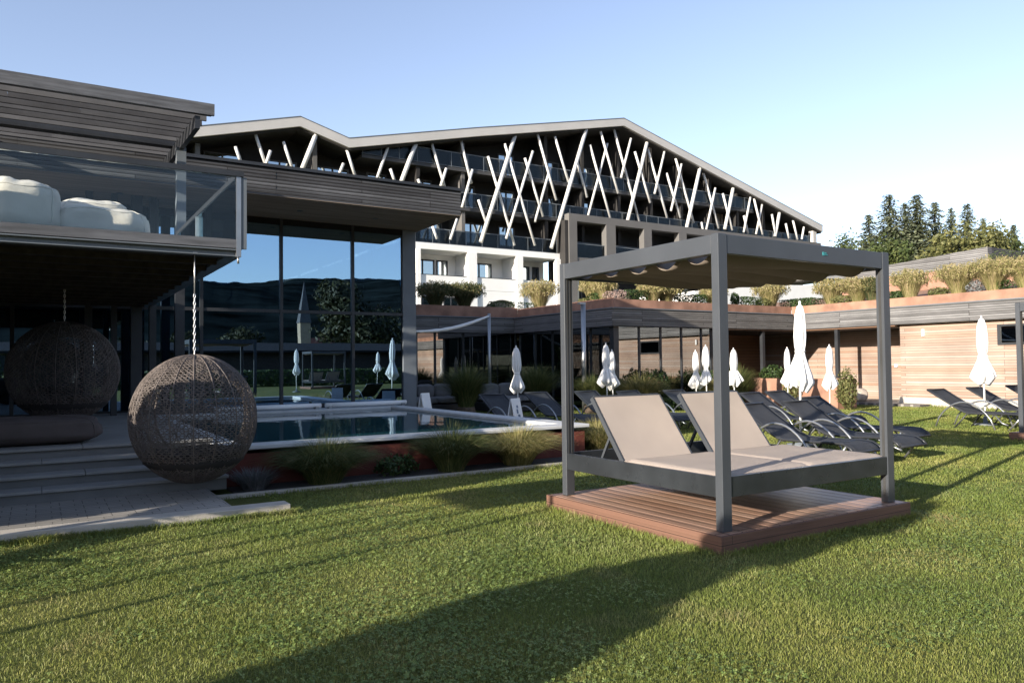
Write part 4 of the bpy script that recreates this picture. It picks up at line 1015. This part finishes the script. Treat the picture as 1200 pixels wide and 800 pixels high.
# ------------------------------------------------------------------ PLANTS
def tuft_mesh(mb, n, h, spread, base, w, seed, droop=1.0, stiff=.35, segs=4, plume=0):
    r = random.Random(seed)
    for i in range(n):
        a = r.uniform(0, 2*math.pi); q = math.sqrt(r.random()); b0 = Vector((math.cos(a)*base*q, math.sin(a)*base*q, 0))
        a2 = a+r.gauss(0, .5); out = (q*.75+r.random()*.45)*spread; L_ = h*r.uniform(.65, 1.08)
        dirx, diry = math.cos(a2), math.sin(a2); side = Vector((-diry, dirx, 0)); tw = r.uniform(-.5, .5); side = (side*math.cos(tw)+Vector((0, 0, 1))*math.sin(tw))
        vs = []; ww = w*r.uniform(.7, 1.2)
        for k in range(segs+1):
            s = k/segs; rad = out*(s**(1+stiff*2)); z = L_*(s-droop*.42*s**3*min(1, out/spread+.1))
            c = b0+Vector((dirx*rad, diry*rad, z)); wk = ww*(1-s)**.6
            if k == segs: vs.append(c)
            else: vs += [c-side*wk/2, c+side*wk/2]
        fs = [(2*k, 2*k+1, 2*k+3, 2*k+2) for k in range(segs-1)]+[(2*segs-2, 2*segs-1, 2*segs)]
        mb.add(vs, fs, True)
        if plume and r.random() < plume:
            tip = vs[-1]
            for m_ in range(5):
                c = tip+Vector((r.uniform(-.03, .03), r.uniform(-.03, .03), r.uniform(-.13, .02))); d_ = Vector((r.uniform(-1, 1), r.uniform(-1, 1), r.uniform(.3, 1))).normalized()*.045; e_ = d_.cross(Vector((r.random(), r.random(), r.random()))).normalized()*.012
                mb.add([c-d_, c+e_, c+d_, c-e_], [(0, 1, 2, 3)])
def leaf_mesh(mb, n, rx, ry, rz, size, seed, zc=None, lump=.35, hollow=.35, squash=1.0, boxy=False):
    r = random.Random(seed); zc = rz if zc is None else zc
    for i in range(n):
        if boxy:
            p = [r.uniform(-1, 1) for _ in range(3)]; k = r.randrange(3)
            if r.random() < .8: p[k] = (1 if r.random() < .6 else -1)*(1-abs(r.gauss(0, .06)))
            c = Vector((p[0]*rx, p[1]*ry, zc+p[2]*rz)); d = Vector(p).normalized()
        else:
            d = Vector((r.gauss(0, 1), r.gauss(0, 1), r.gauss(0, 1))).normalized()
            k = 1+lump*noise.noise(d*1.9+Vector((seed, 0, 0)))+lump*.5*noise.noise(d*4.5+Vector((seed, 3, 0)))
            q = 1-abs(r.gauss(0, hollow*.5)); c = Vector((d.x*rx*k*q, d.y*ry*k*q, zc+d.z*rz*k*q*squash))
        nrm = (d+Vector((r.gauss(0, .6), r.gauss(0, .6), r.gauss(0, .6)))).normalized()
        u = nrm.orthogonal().normalized(); an = r.uniform(0, 6.28); u = u*math.cos(an)+nrm.cross(u)*math.sin(an); v = nrm.cross(u)
        s = size*r.uniform(.6, 1.3)
        mb.add([c-u*s, c-v*s*.45+u*.1*s, c+u*s, c+v*s*.45+u*.1*s], [(0, 1, 2, 3)])
def plant(name, label, cat, mat, loc, fn, group=None):
    mb = MB(); fn(mb); o = mb.build(name, mat, None, fixn=False); o.location = loc
    return tag(o, label, cat, group)
G1 = 'grass tufts along the pool wall'
plant('grass_tuft', 'large dark green grass tuft in the shade before the rust red pool wall', 'ornamental grass', M['tuft_green'], (2.98, 9.08, .02), lambda b: tuft_mesh(b, 2800, .76, .68, .19, .007, 1, 1.3, .2), G1)
plant('grass_tuft', 'half sunlit grass tuft in the middle before the pool wall', 'ornamental grass', M['tuft_green'], (4.72, 9.10, .02), lambda b: tuft_mesh(b, 2600, .80, .60, .17, .007, 2, 1.2, .2), G1)
plant('grass_tuft', 'sunlit golden green grass tuft left of the left daybed post', 'ornamental grass', M['tuft_gold'], (5.78, 9.10, .02), lambda b: tuft_mesh(b, 2800, .76, .68, .19, .007, 3, 1.3, .2), G1)
plant('grass_tuft', 'golden green grass tuft seen just inside the left daybed post', 'ornamental grass', M['tuft_gold'], (7.72, 9.72, .0), lambda b: tuft_mesh(b, 2600, .74, .70, .18, .007, 4, 1.2, .2), G1)
plant('lavender', 'small silvery lavender cushion at the left end of the planting bed', 'lavender', M['silver_leaf'], (2.15, 9.1, .02), lambda b: tuft_mesh(b, 700, .28, .26, .12, .008, 5, .4, .1))
plant('bed_perennials', 'dark low perennial growing between the two left grass tufts', 'perennial', M['box_leaf'], (3.95, 9.15, .02), lambda b: leaf_mesh(b, 700, .3, .2, .13, .03, 6))

# courtyard plants
def potted(label, loc, h, w, seed):
    t = thing('grass_plant', label, 'ornamental grass', loc, 0, 'dark tall grasses in the courtyard')
    mb = MB(); tuft_mesh(mb, 2200, h, w, .18, .013, seed, .8, .55); o = mb.build('blades', M['tuft_green'], t, fixn=False)
    mb = MB(); mb.lathe([(0, 0), (.24, 0), (.28, .06), (.26, .22), (.19, .26), (0, .25)], 16, (0, 0, 0), lambda i, k, a: (1+.08*math.sin(k*2.3+i), 0)); mb.build('dry_base', M['bark'], t)
potted('dark upright grass in the shade left of the slim sail mast', (10.35, 19.0, 0), 1.78, .95, 31)
potted('dark upright grass in the shade right of the poolside umbrella', (13.0, 19.3, 0), 1.72, .9, 32)
potted('dark upright grass in the shade at the foot of the stout mast', (13.55, 17.25, 0), 1.4, .7, 33)
plant('grass_mound', 'golden mound of grass before the glazed block, right of the umbrella pair', 'ornamental grass', M['tuft_gold'], (15.25, 17.15, 0), lambda b: tuft_mesh(b, 2200, 1.5, .95, .2, .013, 41, 1.1, .4), 'shrubs before the glazed block')
plant('shrub', 'dark rounded shrub right of the golden grass mound before the glass', 'shrub', M['box_leaf'], (16.1, 17.3, 0), lambda b: leaf_mesh(b, 1800, .42, .42, .64, .05, 42), 'shrubs before the glazed block')
plant('shrub', 'dark pointed shrub before the last pane of the glazed block', 'shrub', M['box_leaf'], (18.25, 17.4, 0), lambda b: leaf_mesh(b, 1100, .35, .35, .62, .05, 43), 'shrubs before the glazed block')
plant('grass_mound', 'golden grass mound before the right end of the glazed block', 'ornamental grass', M['tuft_gold'], (18.2, 16.9, 0), lambda b: tuft_mesh(b, 1800, 1.35, .75, .18, .013, 44, 1.0, .4), 'shrubs before the glazed block')
plant('low_hedge', 'low dark hedge running along the foot of the glazed block', 'hedge', M['box_leaf'], (16.3, 16.7, 0), lambda b: leaf_mesh(b, 5000, 2.3, .25, .2, .05, 45, boxy=True))
plant('shrub', 'tall dark green shrub left of the rusty planter wall', 'shrub', M['tuft_green'], (19.3, 17.0, 0), lambda b: tuft_mesh(b, 1800, 1.6, .7, .2, .014, 46, .8, .4), 'shrubs round the planter wall')
plant('shrub', 'bushy green shrub rising over the left end of the planter wall', 'shrub', M['box_leaf'], (20.45, 16.6, .7), lambda b: leaf_mesh(b, 900, .38, .38, .32, .05, 47), 'shrubs round the planter wall')
plant('shrub', 'yellowish upright shrub before the middle of the planter wall', 'shrub', M['olive_leaf'], (19.6, 15.2, 0), lambda b: leaf_mesh(b, 900, .26, .26, .48, .045, 48), 'shrubs round the planter wall')
plant('shrub', 'olive green upright shrub at the right end of the planter wall', 'shrub', M['olive_leaf'], (20.0, 13.55, 0), lambda b: leaf_mesh(b, 1300, .28, .28, .60, .045, 49), 'shrubs round the planter wall')

# roof garden: each plant a thing
RG = 'plants along the roof garden rim'
def misc(label, x, y, h, w, mat, seed, z=3.37, pl=.5): plant('grass_clump', label, 'ornamental grass', M[mat], (x, y, z), lambda b: tuft_mesh(b, 1500, h*1.06, w*1.05, .17, .012, seed, .40, .22, 4, pl*.55), RG)
misc('dark flared grass on the roof rim next to the pavilion column', 11.84, 23.9, .95, .50, 'misc_green', 60, 3.4, .9)
misc('dark flared grass on the roof rim left of the slim mast top', 12.99, 23.9, .98, .50, 'misc_green', 61, 3.4, .9)
misc('tan feathery grass on the roof rim left of the daybed beam', 16.25, 23.9, 1.15, .52, 'misc_gold', 62, 3.45, .8)
misc('thin pale grass above the stout mast', 15.55, 19.7, .95, .28, 'misc_gold', 63)
misc('thin pale grass on the roof corner left of the pink shrub', 15.5, 19.05, .9, .25, 'misc_gold', 64)
misc('golden grass left of the tan clump over the glazed block', 16.9, 18.35, .72, .32, 'misc_gold', 65)
misc('pinkish tan grass clump over the glazed block', 17.5, 18.35, .68, .32, 'misc_gold', 66)
misc('golden green grass next to the front daybed post on the roof rim', 19.7, 18.35, .65, .28, 'misc_gold', 67)
misc('golden green fan of grass left of the tall umbrella top', 22.7, 18.4, .98, .46, 'misc_gold', 68)
misc('tan grass fan left of the right daybed post, first of three', 23.8, 16.64, .95, .42, 'misc_gold', 69)
misc('tan grass fan left of the right daybed post, second of three', 23.8, 15.62, .92, .44, 'misc_gold', 70)
misc('slim green grass left of the right daybed post, third of three', 23.8, 15.1, .85, .22, 'misc_green', 71)
misc('golden grass fan just right of the right daybed post', 23.8, 13.79, .95, .38, 'misc_gold', 72)
misc('broad golden grass fan over the sunlit timber wall', 23.85, 12.32, .98, .50, 'misc_gold', 73)
misc('broad tan grass fan above the small window', 23.85, 11.3, 1.05, .52, 'misc_gold', 74)
misc('pinkish grass fan on the roof rim at the right picture edge', 23.85, 10.45, .95, .42, 'misc_gold', 75)
def bush(label, x, y, h, w, mat, seed, z=3.37, boxy=False, d=None, nm='shrub'):
    plant(nm, label, 'hedge' if boxy else 'shrub', M[mat], (x, y, z), lambda b: leaf_mesh(b, 1200 if boxy else 800, w, d or w, h/2, .035, seed, boxy=boxy), RG)
bush('low clipped hedge below the arched canopy on the roof rim', 15.0, 23.95, .35, .9, 'box_leaf', 80, 3.4, True, .25, 'clipped_hedge')
bush('clipped green box right of the thin pale grass on the roof corner', 15.55, 19.4, .34, .3, 'box_leaf', 81, boxy=True, nm='clipped_hedge')
bush('small orange green shrub left on the roof corner', 15.5, 20.1, .25, .25, 'olive_leaf', 82)
bush('pinkish domed shrub on the convex roof corner', 15.5, 18.5, .36, .45, 'pink_leaf', 83)
bush('clipped green hedge right of the pinkish domed shrub', 16.15, 18.4, .38, .42, 'box_leaf', 84, boxy=True, d=.25, nm='clipped_hedge')
bush('dark clipped hedge right of the tan grass over the glazed block', 18.1, 18.4, .52, .24, 'box_leaf', 85, boxy=True, d=.25, nm='clipped_hedge')
bush('dark low hedge before the white annex, near the front daybed post', 18.9, 18.4, .34, .34, 'box_leaf', 86, boxy=True, d=.25, nm='clipped_hedge')
bush('dark shrub just right of the front daybed post on the roof rim', 20.83, 18.4, .52, .16, 'box_leaf', 87)
bush('dark clipped hedge left of the golden fan before the white annex', 21.5, 18.4, .36, .45, 'box_leaf', 88, boxy=True, d=.25, nm='clipped_hedge')
bush('olive low shrub left of the golden fan before the white annex', 22.15, 18.3, .34, .26, 'olive_leaf', 92)
bush('dark clipped hedge left of the tall umbrella tip', 23.75, 18.25, .34, .34, 'box_leaf', 89, boxy=True, d=.34, nm='clipped_hedge')
bush('dark clipped hedge right of the tall umbrella tip', 23.8, 17.55, .34, .4, 'box_leaf', 90, boxy=True, d=.34, nm='clipped_hedge')
bush('olive mound between the two tan grass fans', 23.7, 16.1, .34, .36, 'olive_leaf', 91)
bush('dark green box just right of the right daybed post', 23.8, 14.25, .30, .26, 'box_leaf', 93, boxy=True, nm='clipped_hedge')
bush('olive brown low shrub over the timber wall lamp', 23.7, 12.85, .32, .30, 'olive_leaf', 94)
bush('dark flowering shrub between the two broad golden fans', 23.95, 11.85, .48, .26, 'silver_leaf', 95)
bush('long green hedge on the roof rim at the right picture edge', 23.9, 10.4, .34, .3, 'box_leaf', 96, boxy=True, d=.7, nm='clipped_hedge')
bush('leafy green shrub at the upper pavilion corner', 29.2, 13.4, .8, .8, 'tree_leaf', 97, 4.5)

# ------------------------------------------------------------------ TREES
def conifer(seed, h, rad):
    r = random.Random(seed); mb = MB()
    z = h*.05
    while z < h*.985:
        f = 1-z/h; L_ = rad*(f**.62)*r.uniform(.72, 1.12)+.14
        nb = 6 if f < .25 else 9
        off = r.uniform(0, 6)
        for k in range(nb):
            a = off+2*math.pi*k/nb+r.uniform(-.25, .25); l = L_*r.uniform(.65, 1.12); dr = r.uniform(.15, .40)
            ns = max(4, int(l/.12))
            for i in range(ns):
                s = (i+r.random())/ns; x = l*s; zz = z+.14*l*s-dr*l*s*s+(.0)
                for _ in range(2):
                    c = Vector((math.cos(a)*x, math.sin(a)*x, zz))+Vector((r.gauss(0, .08), r.gauss(0, .08), r.gauss(0, .07)))
                    sz = r.uniform(.20, .42)*(.55+.6*f)
                    aa = a+r.uniform(-.9, .9); d = Vector((math.cos(aa), math.sin(aa), r.uniform(-.75, .15))).normalized()*sz
                    e = d.cross(Vector((r.uniform(-.5, .5), r.uniform(-.5, .5), 1))).normalized()*sz*.42
                    mb.add([c-d*.6, c+e, c+d, c-e], [(0, 1, 2, 3)])
        z += r.uniform(.20, .34)*(.6+.5*f)
    return mb
def conifer_tree(seed, h, rad, label, loc, group):
    t = thing('spruce_tree', label, 'tree', loc, 0, group)
    conifer(seed, h, rad).build('crown', M['conifer_leaf'], t, fixn=False)
    one('trunk', M['bark'], lambda b: b.tube([(0, 0, 0), (0, 0, h*.5), (0, 0, h*.97)], .2, 8, rs=[.28, .16, .02]), t)
    return t
CG = 'spruces on the hill at the right'
protos = []
def at_px(x, D):   # ground spot at a given forward depth along one view direction
    d = fw+rt2*((x-600)/F_PX); return d.x*D, d.y*D
CT = [(1022, 250, 78, 2.3, 'slim spruce at the left end of the row above the daybed beam'),
      (1046, 225, 76, 2.6, 'tall spruce with a double top, second from the left'),
      (1065, 235, 84, 2.2, 'spruce standing a little back between the two tallest'),
      (1079, 224, 75, 2.5, 'tallest spruce, in the middle of the row'),
      (1100, 235, 79, 2.3, 'dark spruce right of the tallest one'),
      (1119, 241, 83, 1.8, 'thin pale spruce rising behind the rounded tree'),
      (1138, 236, 80, 2.0, 'slim spruce rising out of the rounded tree'),
      (1156, 252, 92, 1.6, 'small thin spruce right of the rounded tree'),
      (1192, 262, 82, 1.9, 'lone spruce near the right picture edge'),
      (1178, 274, 90, 1.5, 'short spruce beside the lone one at the right edge')]
for i, (px, py, D, rd, lab) in enumerate(CT):
    x, y = at_px(px, D); hor = 427.1-(px-600)*.0112; z0 = 4.0; h = EYE+(hor-py)/F_PX*D-z0
    if i < 4: protos.append((conifer_tree(100+i, h, rd*1.35, lab, (x, y, z0), CG), h, rd))
    else:
        p, ph, pr = protos[i % 4]; s = h/ph; o = dup(p, (x, y, z0), rng.uniform(0, 6), lab, (rd/pr, rd/pr, s))
def broad_tree(name, label, loc, h, w, seed, group, mat='tree_leaf', n=5200, leaf=.16, trunk=.3, lump=.55):
    t = thing(name, label, 'tree', loc, 0, group); r = random.Random(seed)
    mb = MB(); cz = h*.60
    for k in range(7):
        a = r.uniform(0, 6.28); q = r.uniform(.15, .55)*w; zz = cz+r.uniform(-.22, .30)*h
        m2 = MB(); s = r.uniform(.42, .68); leaf_mesh(m2, n//7, w*s, w*s, h*.30*s*1.2, leaf, seed*10+k, zc=0, lump=lump, hollow=.6)
        mb.add([(v[0]+math.cos(a)*q, v[1]+math.sin(a)*q, v[2]+zz) for v in m2.v], m2.f)
    mb.build('crown', M[mat], t, fixn=False)
    def tr(b):
        b.tube([(0, 0, -.2), (.05, 0, h*.25), (.0, .05, h*.55)], .2, 8, rs=[trunk, trunk*.75, trunk*.35])
        for k in range(5):
            a = r.uniform(0, 6.28); b.tube([(0, 0, h*.28+.05*h*k), (math.cos(a)*w*.3, math.sin(a)*w*.3, h*(.45+.05*k)), (math.cos(a)*w*.6, math.sin(a)*w*.6, h*(.55+.05*k))], .1, 6, rs=[trunk*.5, trunk*.3, .02])
    one('trunk', M['bark'], tr, t)
    return t
BG = 'leafy trees among the spruces'
for px, py, D, w, lab in ((1120, 262, 68, 3.0, 'rounded olive leafy tree in front of the spruces'), (1146, 266, 67, 3.0, 'rounded leafy tree right of the first one, above the grey roof edge'),
                          (1100, 274, 66, 2.4, 'low leafy tree at the foot of the tallest spruce'), (1172, 278, 70, 2.2, 'small leafy tree by the upper pavilion corner'),
                          (1000, 283, 88, 2.2, 'low leafy tree at the left foot of the spruces'), (1018, 276, 84, 2.2, 'bushy tree under the slim left spruce'), (1042, 285, 70, 2.2, 'leafy shrub tree behind the right daybed post')):
    x, y = at_px(px, D); hor = 427.1-(px-600)*.0112; h = EYE+(hor-py)/F_PX*D-4.0
    broad_tree('leafy_tree', lab, (x, y, 4.0), h, w, int(px), BG, 'olive_leaf' if px < 1150 and px > 1090 else 'tree_leaf', 3600, .2)

# ------------------------------------------------------------------ BEHIND THE CAMERA (mirrored in the pavilion glass, casting shadows)
SG = 'dense shrubs left of the camera'
plant('round_shrub', 'taller dense evergreen shrub beside the path, out of the picture at left', 'shrub', M['box_leaf'], (-1.5, 7.12, 0), lambda b: (leaf_mesh(b, 13000, .64, .66, .70, .07, 201, zc=1.40, lump=.06, hollow=.8), b.tube([(0, 0, 0), (0, 0, 1.2)], .06, 8)), SG)
plant('round_shrub', 'lower dense evergreen shrub by the stone steps, out of the picture at left', 'shrub', M['box_leaf'], (-1.75, 8.3, 0), lambda b: leaf_mesh(b, 15000, .62, .86, .88, .07, 202, lump=.06, hollow=.8), SG)
t = thing('column_tree', 'small leaning evergreen tree left of the camera whose long shadow crosses the lawn', 'tree', (-2.6, 2.27, 0))
mb = MB()
for n_, dy_, zc_, r_, rz_ in ((6500, 0, 1.05, .60, .78), (1500, -.15, 1.80, .27, .36), (1200, -.42, 2.15, .22, .30), (900, -.68, 2.50, .17, .26)):
    m2 = MB(); leaf_mesh(m2, n_, r_*.9, r_, rz_, .07, 203+n_, zc=zc_, lump=.08, hollow=.9); mb.add([(v[0], v[1]+dy_, v[2]) for v in m2.v], m2.f)
mb.build('crown', M['box_leaf'], t, fixn=False)
one('trunk', M['bark'], lambda b: b.tube([(0, 0, 0), (0, 0, 1.2), (0, -.2, 1.8), (0, -.6, 2.4)], .05, 8), t)
TG = 'trees mirrored in the pavilion glass'
broad_tree('leafy_tree', 'wide dark tree mirrored in the right panes of the pavilion', (38, -66, 0), 13.5, 6.0, 301, TG, 'tree_dark', 5200, .42, .4)
for k, (x, y, h, w) in enumerate(((29, -95, 8, 4), (47, -80, 10, 5), (22, -105, 7, 4), (12, -95, 6.5, 4), (60, -90, 11, 5))):
    broad_tree('leafy_tree', 'brownish tree mirrored in the pavilion glass, %s' % ('left of the steeple', 'right of the widest crown', 'above the long dark shed', 'near the left mullion', 'beside the corner column')[k], (x, y, 0), h, w, 310+k, TG, 'tree_dark', 3000, .4, .3)
ch = thing('church', 'small church with a pale tower and pointed dark spire mirrored in the pavilion', 'church', (106, -318, 0))
one('tower', M['tower_wall'], lambda b: b.box(-2.3, 2.3, -2.3, 2.3, 0, 22), ch)
one('spire', M['spire'], lambda b: b.add([(-2.6, -2.6, 22.02), (2.6, -2.6, 22.02), (2.6, 2.6, 22.02), (-2.6, 2.6, 22.02), (0, 0, 42)], [(0, 1, 4), (1, 2, 4), (2, 3, 4), (3, 0, 4), (3, 2, 1, 0)]), ch)
one('nave', M['tower_wall'], lambda b: b.box(2.32, 20, -5, 5, 0, 9), ch)
one('nave_roof', M['tile_red'], lambda b: b.prism([(-5.5, 9.02), (5.5, 9.02), (0, 15)], 'x', 2.33, 20.4), ch)
sh = thing('long_shed', 'long low dark building mirrored under the hills in the glass', 'building', (20, -38, 0))
one('wall', M['dark_wood'], lambda b: b.box(-22, 16, -4, 4, 0, 2.7), sh)
one('roof', M['black'], lambda b: b.prism([(-5, 2.72), (5, 2.72), (5, 2.9), (0, 3.7), (-5, 2.9)], 'x', -23, 17), sh)
plant('garden_hedge', 'dark clipped hedge across the lawn mirrored low in the pavilion glass', 'hedge', M['box_leaf'], (20, -24, 0), lambda b: leaf_mesh(b, 14000, 16, .5, .6, .14, 330, boxy=True))

# ------------------------------------------------------------------ LAWN BLADES (too many to count: stuff)
def lawn_ok(x, y):
    ok = np.ones(len(x), bool)
    ok &= ~((x > -1.05) & (x < 2.14) & (y > 7.49))
    ok &= ~((x < 7.0) & (y > 8.69)); ok &= ~((x < 7.95) & (y > 9.3)); ok &= ~((x < -1) & (y > 9.7))
    for ox, oy in ((4.42, 4.06), (14.76, 4.5)): ok &= ~((x > ox-.12) & (x < ox+2.35) & (y > oy-.09) & (y < oy+2.26))
    ok &= ~((x > 22.55) & (y > 12.85)); ok &= (x < 23.15); ok &= ~((x > 14.6) & (y > 17.5)); ok &= (y < 22)
    return ok
def value_noise(x, y, f, seed):
    rg = np.random.RandomState(seed); T = rg.rand(256, 256)
    xf = x*f+40; yf = y*f+40; xi = np.floor(xf).astype(int); yi = np.floor(yf).astype(int); u = xf-xi; v = yf-yi; u = u*u*(3-2*u); v = v*v*(3-2*v)
    g = lambda a, c: T[a % 256, c % 256]
    return (g(xi, yi)*(1-u)+g(xi+1, yi)*u)*(1-v)+(g(xi, yi+1)*(1-u)+g(xi+1, yi+1)*u)*v
def polar(n, r0, r1, pw, rs):
    # area density ~ r^-pw
    u = rs.rand(n); e = 2-pw
    r = (r0**e+u*(r1**e-r0**e))**(1/e) if abs(e) > 1e-6 else r0*(r1/r0)**u
    a = YAW+np.radians(rs.uniform(-41, 41, n)); return r*np.cos(a), r*np.sin(a), r
def np_mesh(name, V, F3, F4, mat):
    me = bpy.data.meshes.new(name); me.vertices.add(len(V)); me.vertices.foreach_set('co', V.astype(np.float32).ravel())
    nl = F4.size+F3.size; me.loops.add(nl); me.loops.foreach_set('vertex_index', np.concatenate([F4.ravel(), F3.ravel()]).astype(np.int32))
    me.polygons.add(len(F4)+len(F3))
    ls = np.concatenate([np.arange(len(F4))*4, F4.size+np.arange(len(F3))*3]); lt = np.concatenate([np.full(len(F4), 4), np.full(len(F3), 3)])
    me.polygons.foreach_set('loop_start', ls.astype(np.int32)); me.polygons.foreach_set('loop_total', lt.astype(np.int32))
    me.materials.append(mat); me.update(calc_edges=True)
    o = bpy.data.objects.new(name, me); COL.objects.link(o); return o
rs = np.random.RandomState(5)
EDGES = [(-1, 7.48, 2.16, 7.48, 7000), (2.16, 7.46, 2.16, 7.75, 300), (1.66, 8.665, 6.9, 8.665, 1500), (4.28, 3.95, 4.28, 6.28, 1500), (4.28, 3.95, 6.8, 3.95, 1900), (6.81, 3.95, 6.81, 6.28, 700),
         (23.15, -2, 23.15, 13.8, 1500), (14.58, 4.4, 14.58, 6.8, 400), (7.4, 9.2, 7.4, 17, 900), (19.85, 13.8, 19.85, 17.4, 500)]
def fringe():
    xs_, ys_ = [], []
    for x0, y0, x1, y1, n in EDGES:
        t = rs.rand(n); j = np.abs(rs.normal(0, .03, n)); nx, ny = (y1-y0), -(x1-x0); l = math.hypot(nx, ny)
        # push away from the edge to its outer side
        sgn = -1 if (x0 == x1 and x0 in (2.16, 6.81, 7.4)) else 1
        if x0 == x1 and sgn == 1: ox, oy = -1, 0
        elif x0 == x1: ox, oy = 1, 0
        else: ox, oy = 0, -1
        keep = rs.rand(n) < .35+.9*value_noise(x0+(x1-x0)*t, y0+(y1-y0)*t, 3.1, 21)
        xs_.append((x0+(x1-x0)*t+ox*j)[keep]); ys_.append((y0+(y1-y0)*t+oy*j)[keep])
    return np.concatenate(xs_), np.concatenate(ys_)
def blades(n, r0, r1, edge=False):
    if edge:
        x, y = fringe(); r = np.hypot(x, y); k = np.ones(len(x), bool)
    else:
        x, y, r = polar(n, r0, r1, 1.55, rs); k = lawn_ok(x, y)
    cl = value_noise(x, y, .9, 3)*.6+value_noise(x, y, 2.7, 4)*.4
    k &= (rs.rand(len(x)) < .45+.8*cl) | edge
    x, y, r, cl = x[k], y[k], r[k], cl[k]; n = len(x)
    if edge: k = np.ones(len(x), bool)
    h = (.011+.016*rs.rand(n))*(2.6 if edge else 1)*(.7+.7*value_noise(x, y, 1.7, 6))*np.clip(.85+r*.03, 1, 1.5)
    w = .0029*np.maximum(1, r/4.8)*(.7+.6*rs.rand(n))
    a = rs.uniform(0, 2*np.pi, n); sx_, sy_ = np.cos(a)*w/2, np.sin(a)*w/2
    b = rs.uniform(0, 2*np.pi, n); ln = h*rs.uniform(.2, 1.1, n); dx, dy = np.cos(b)*ln, np.sin(b)*ln
    V = np.empty((n, 5, 3)); zz = np.zeros(n)
    V[:, 0] = np.stack([x-sx_, y-sy_, zz-.003], 1); V[:, 1] = np.stack([x+sx_, y+sy_, zz-.003], 1)
    V[:, 2] = np.stack([x+dx*.35+sx_*.8, y+dy*.35+sy_*.8, h*.6], 1); V[:, 3] = np.stack([x+dx*.35-sx_*.8, y+dy*.35-sy_*.8, h*.6], 1)
    V[:, 4] = np.stack([x+dx, y+dy, h*rs.uniform(.75, 1, n)], 1)
    i = np.arange(n)[:, None]*5
    return V.reshape(-1, 3), np.concatenate([i+3, i+2, i+4], 1), np.concatenate([i, i+1, i+2, i+3], 1)
V, F3, F4 = blades(1150000, 2.2, 27)
V2, G3, G4 = blades(0, 0, 0, True)
stuff(np_mesh('grass', np.concatenate([V, V2]), np.concatenate([F3, G3+len(V)]), np.concatenate([F4, G4+len(V)]), M['grass_blade']))
def clover(n):
    x, y, r = polar(n, 2.2, 12, 1.3, rs); k = lawn_ok(x, y)
    cl = value_noise(x, y, .75, 11)*.55+value_noise(x, y, 2.2, 12)*.45
    k &= (cl > .40) & (rs.rand(n) < np.clip((cl-.40)*2.2, 0, 1)); x, y = x[k], y[k]; n = len(x)
    vs = []; h = .012+.020*rs.rand(n); s = .0040+.0032*rs.rand(n); a0 = rs.uniform(0, 6.28, n); tx = rs.normal(0, .35, (n, 2))
    V = np.empty((n, 3, 4, 3))
    for q in range(3):
        a = a0+q*2.094; c, d = np.cos(a), np.sin(a)
        for m_, (u, v) in enumerate(((0, 0), (1.1, -.75), (1.9, 0), (1.1, .75))):
            px = (c*u-d*v)*s; py = (d*u+c*v)*s
            V[:, q, m_] = np.stack([x+px, y+py, h+px*tx[:, 0]+py*tx[:, 1]+(.0015 if m_ in (1, 3) else 0)], 1)
    i = np.arange(n*3)[:, None]*4
    return V.reshape(-1, 3), np.zeros((0, 3), int), np.concatenate([i, i+1, i+2, i+3], 1)
V, F3, F4 = clover(230000)
stuff(np_mesh('clover', V, F3, F4, M['clover_leaf']))
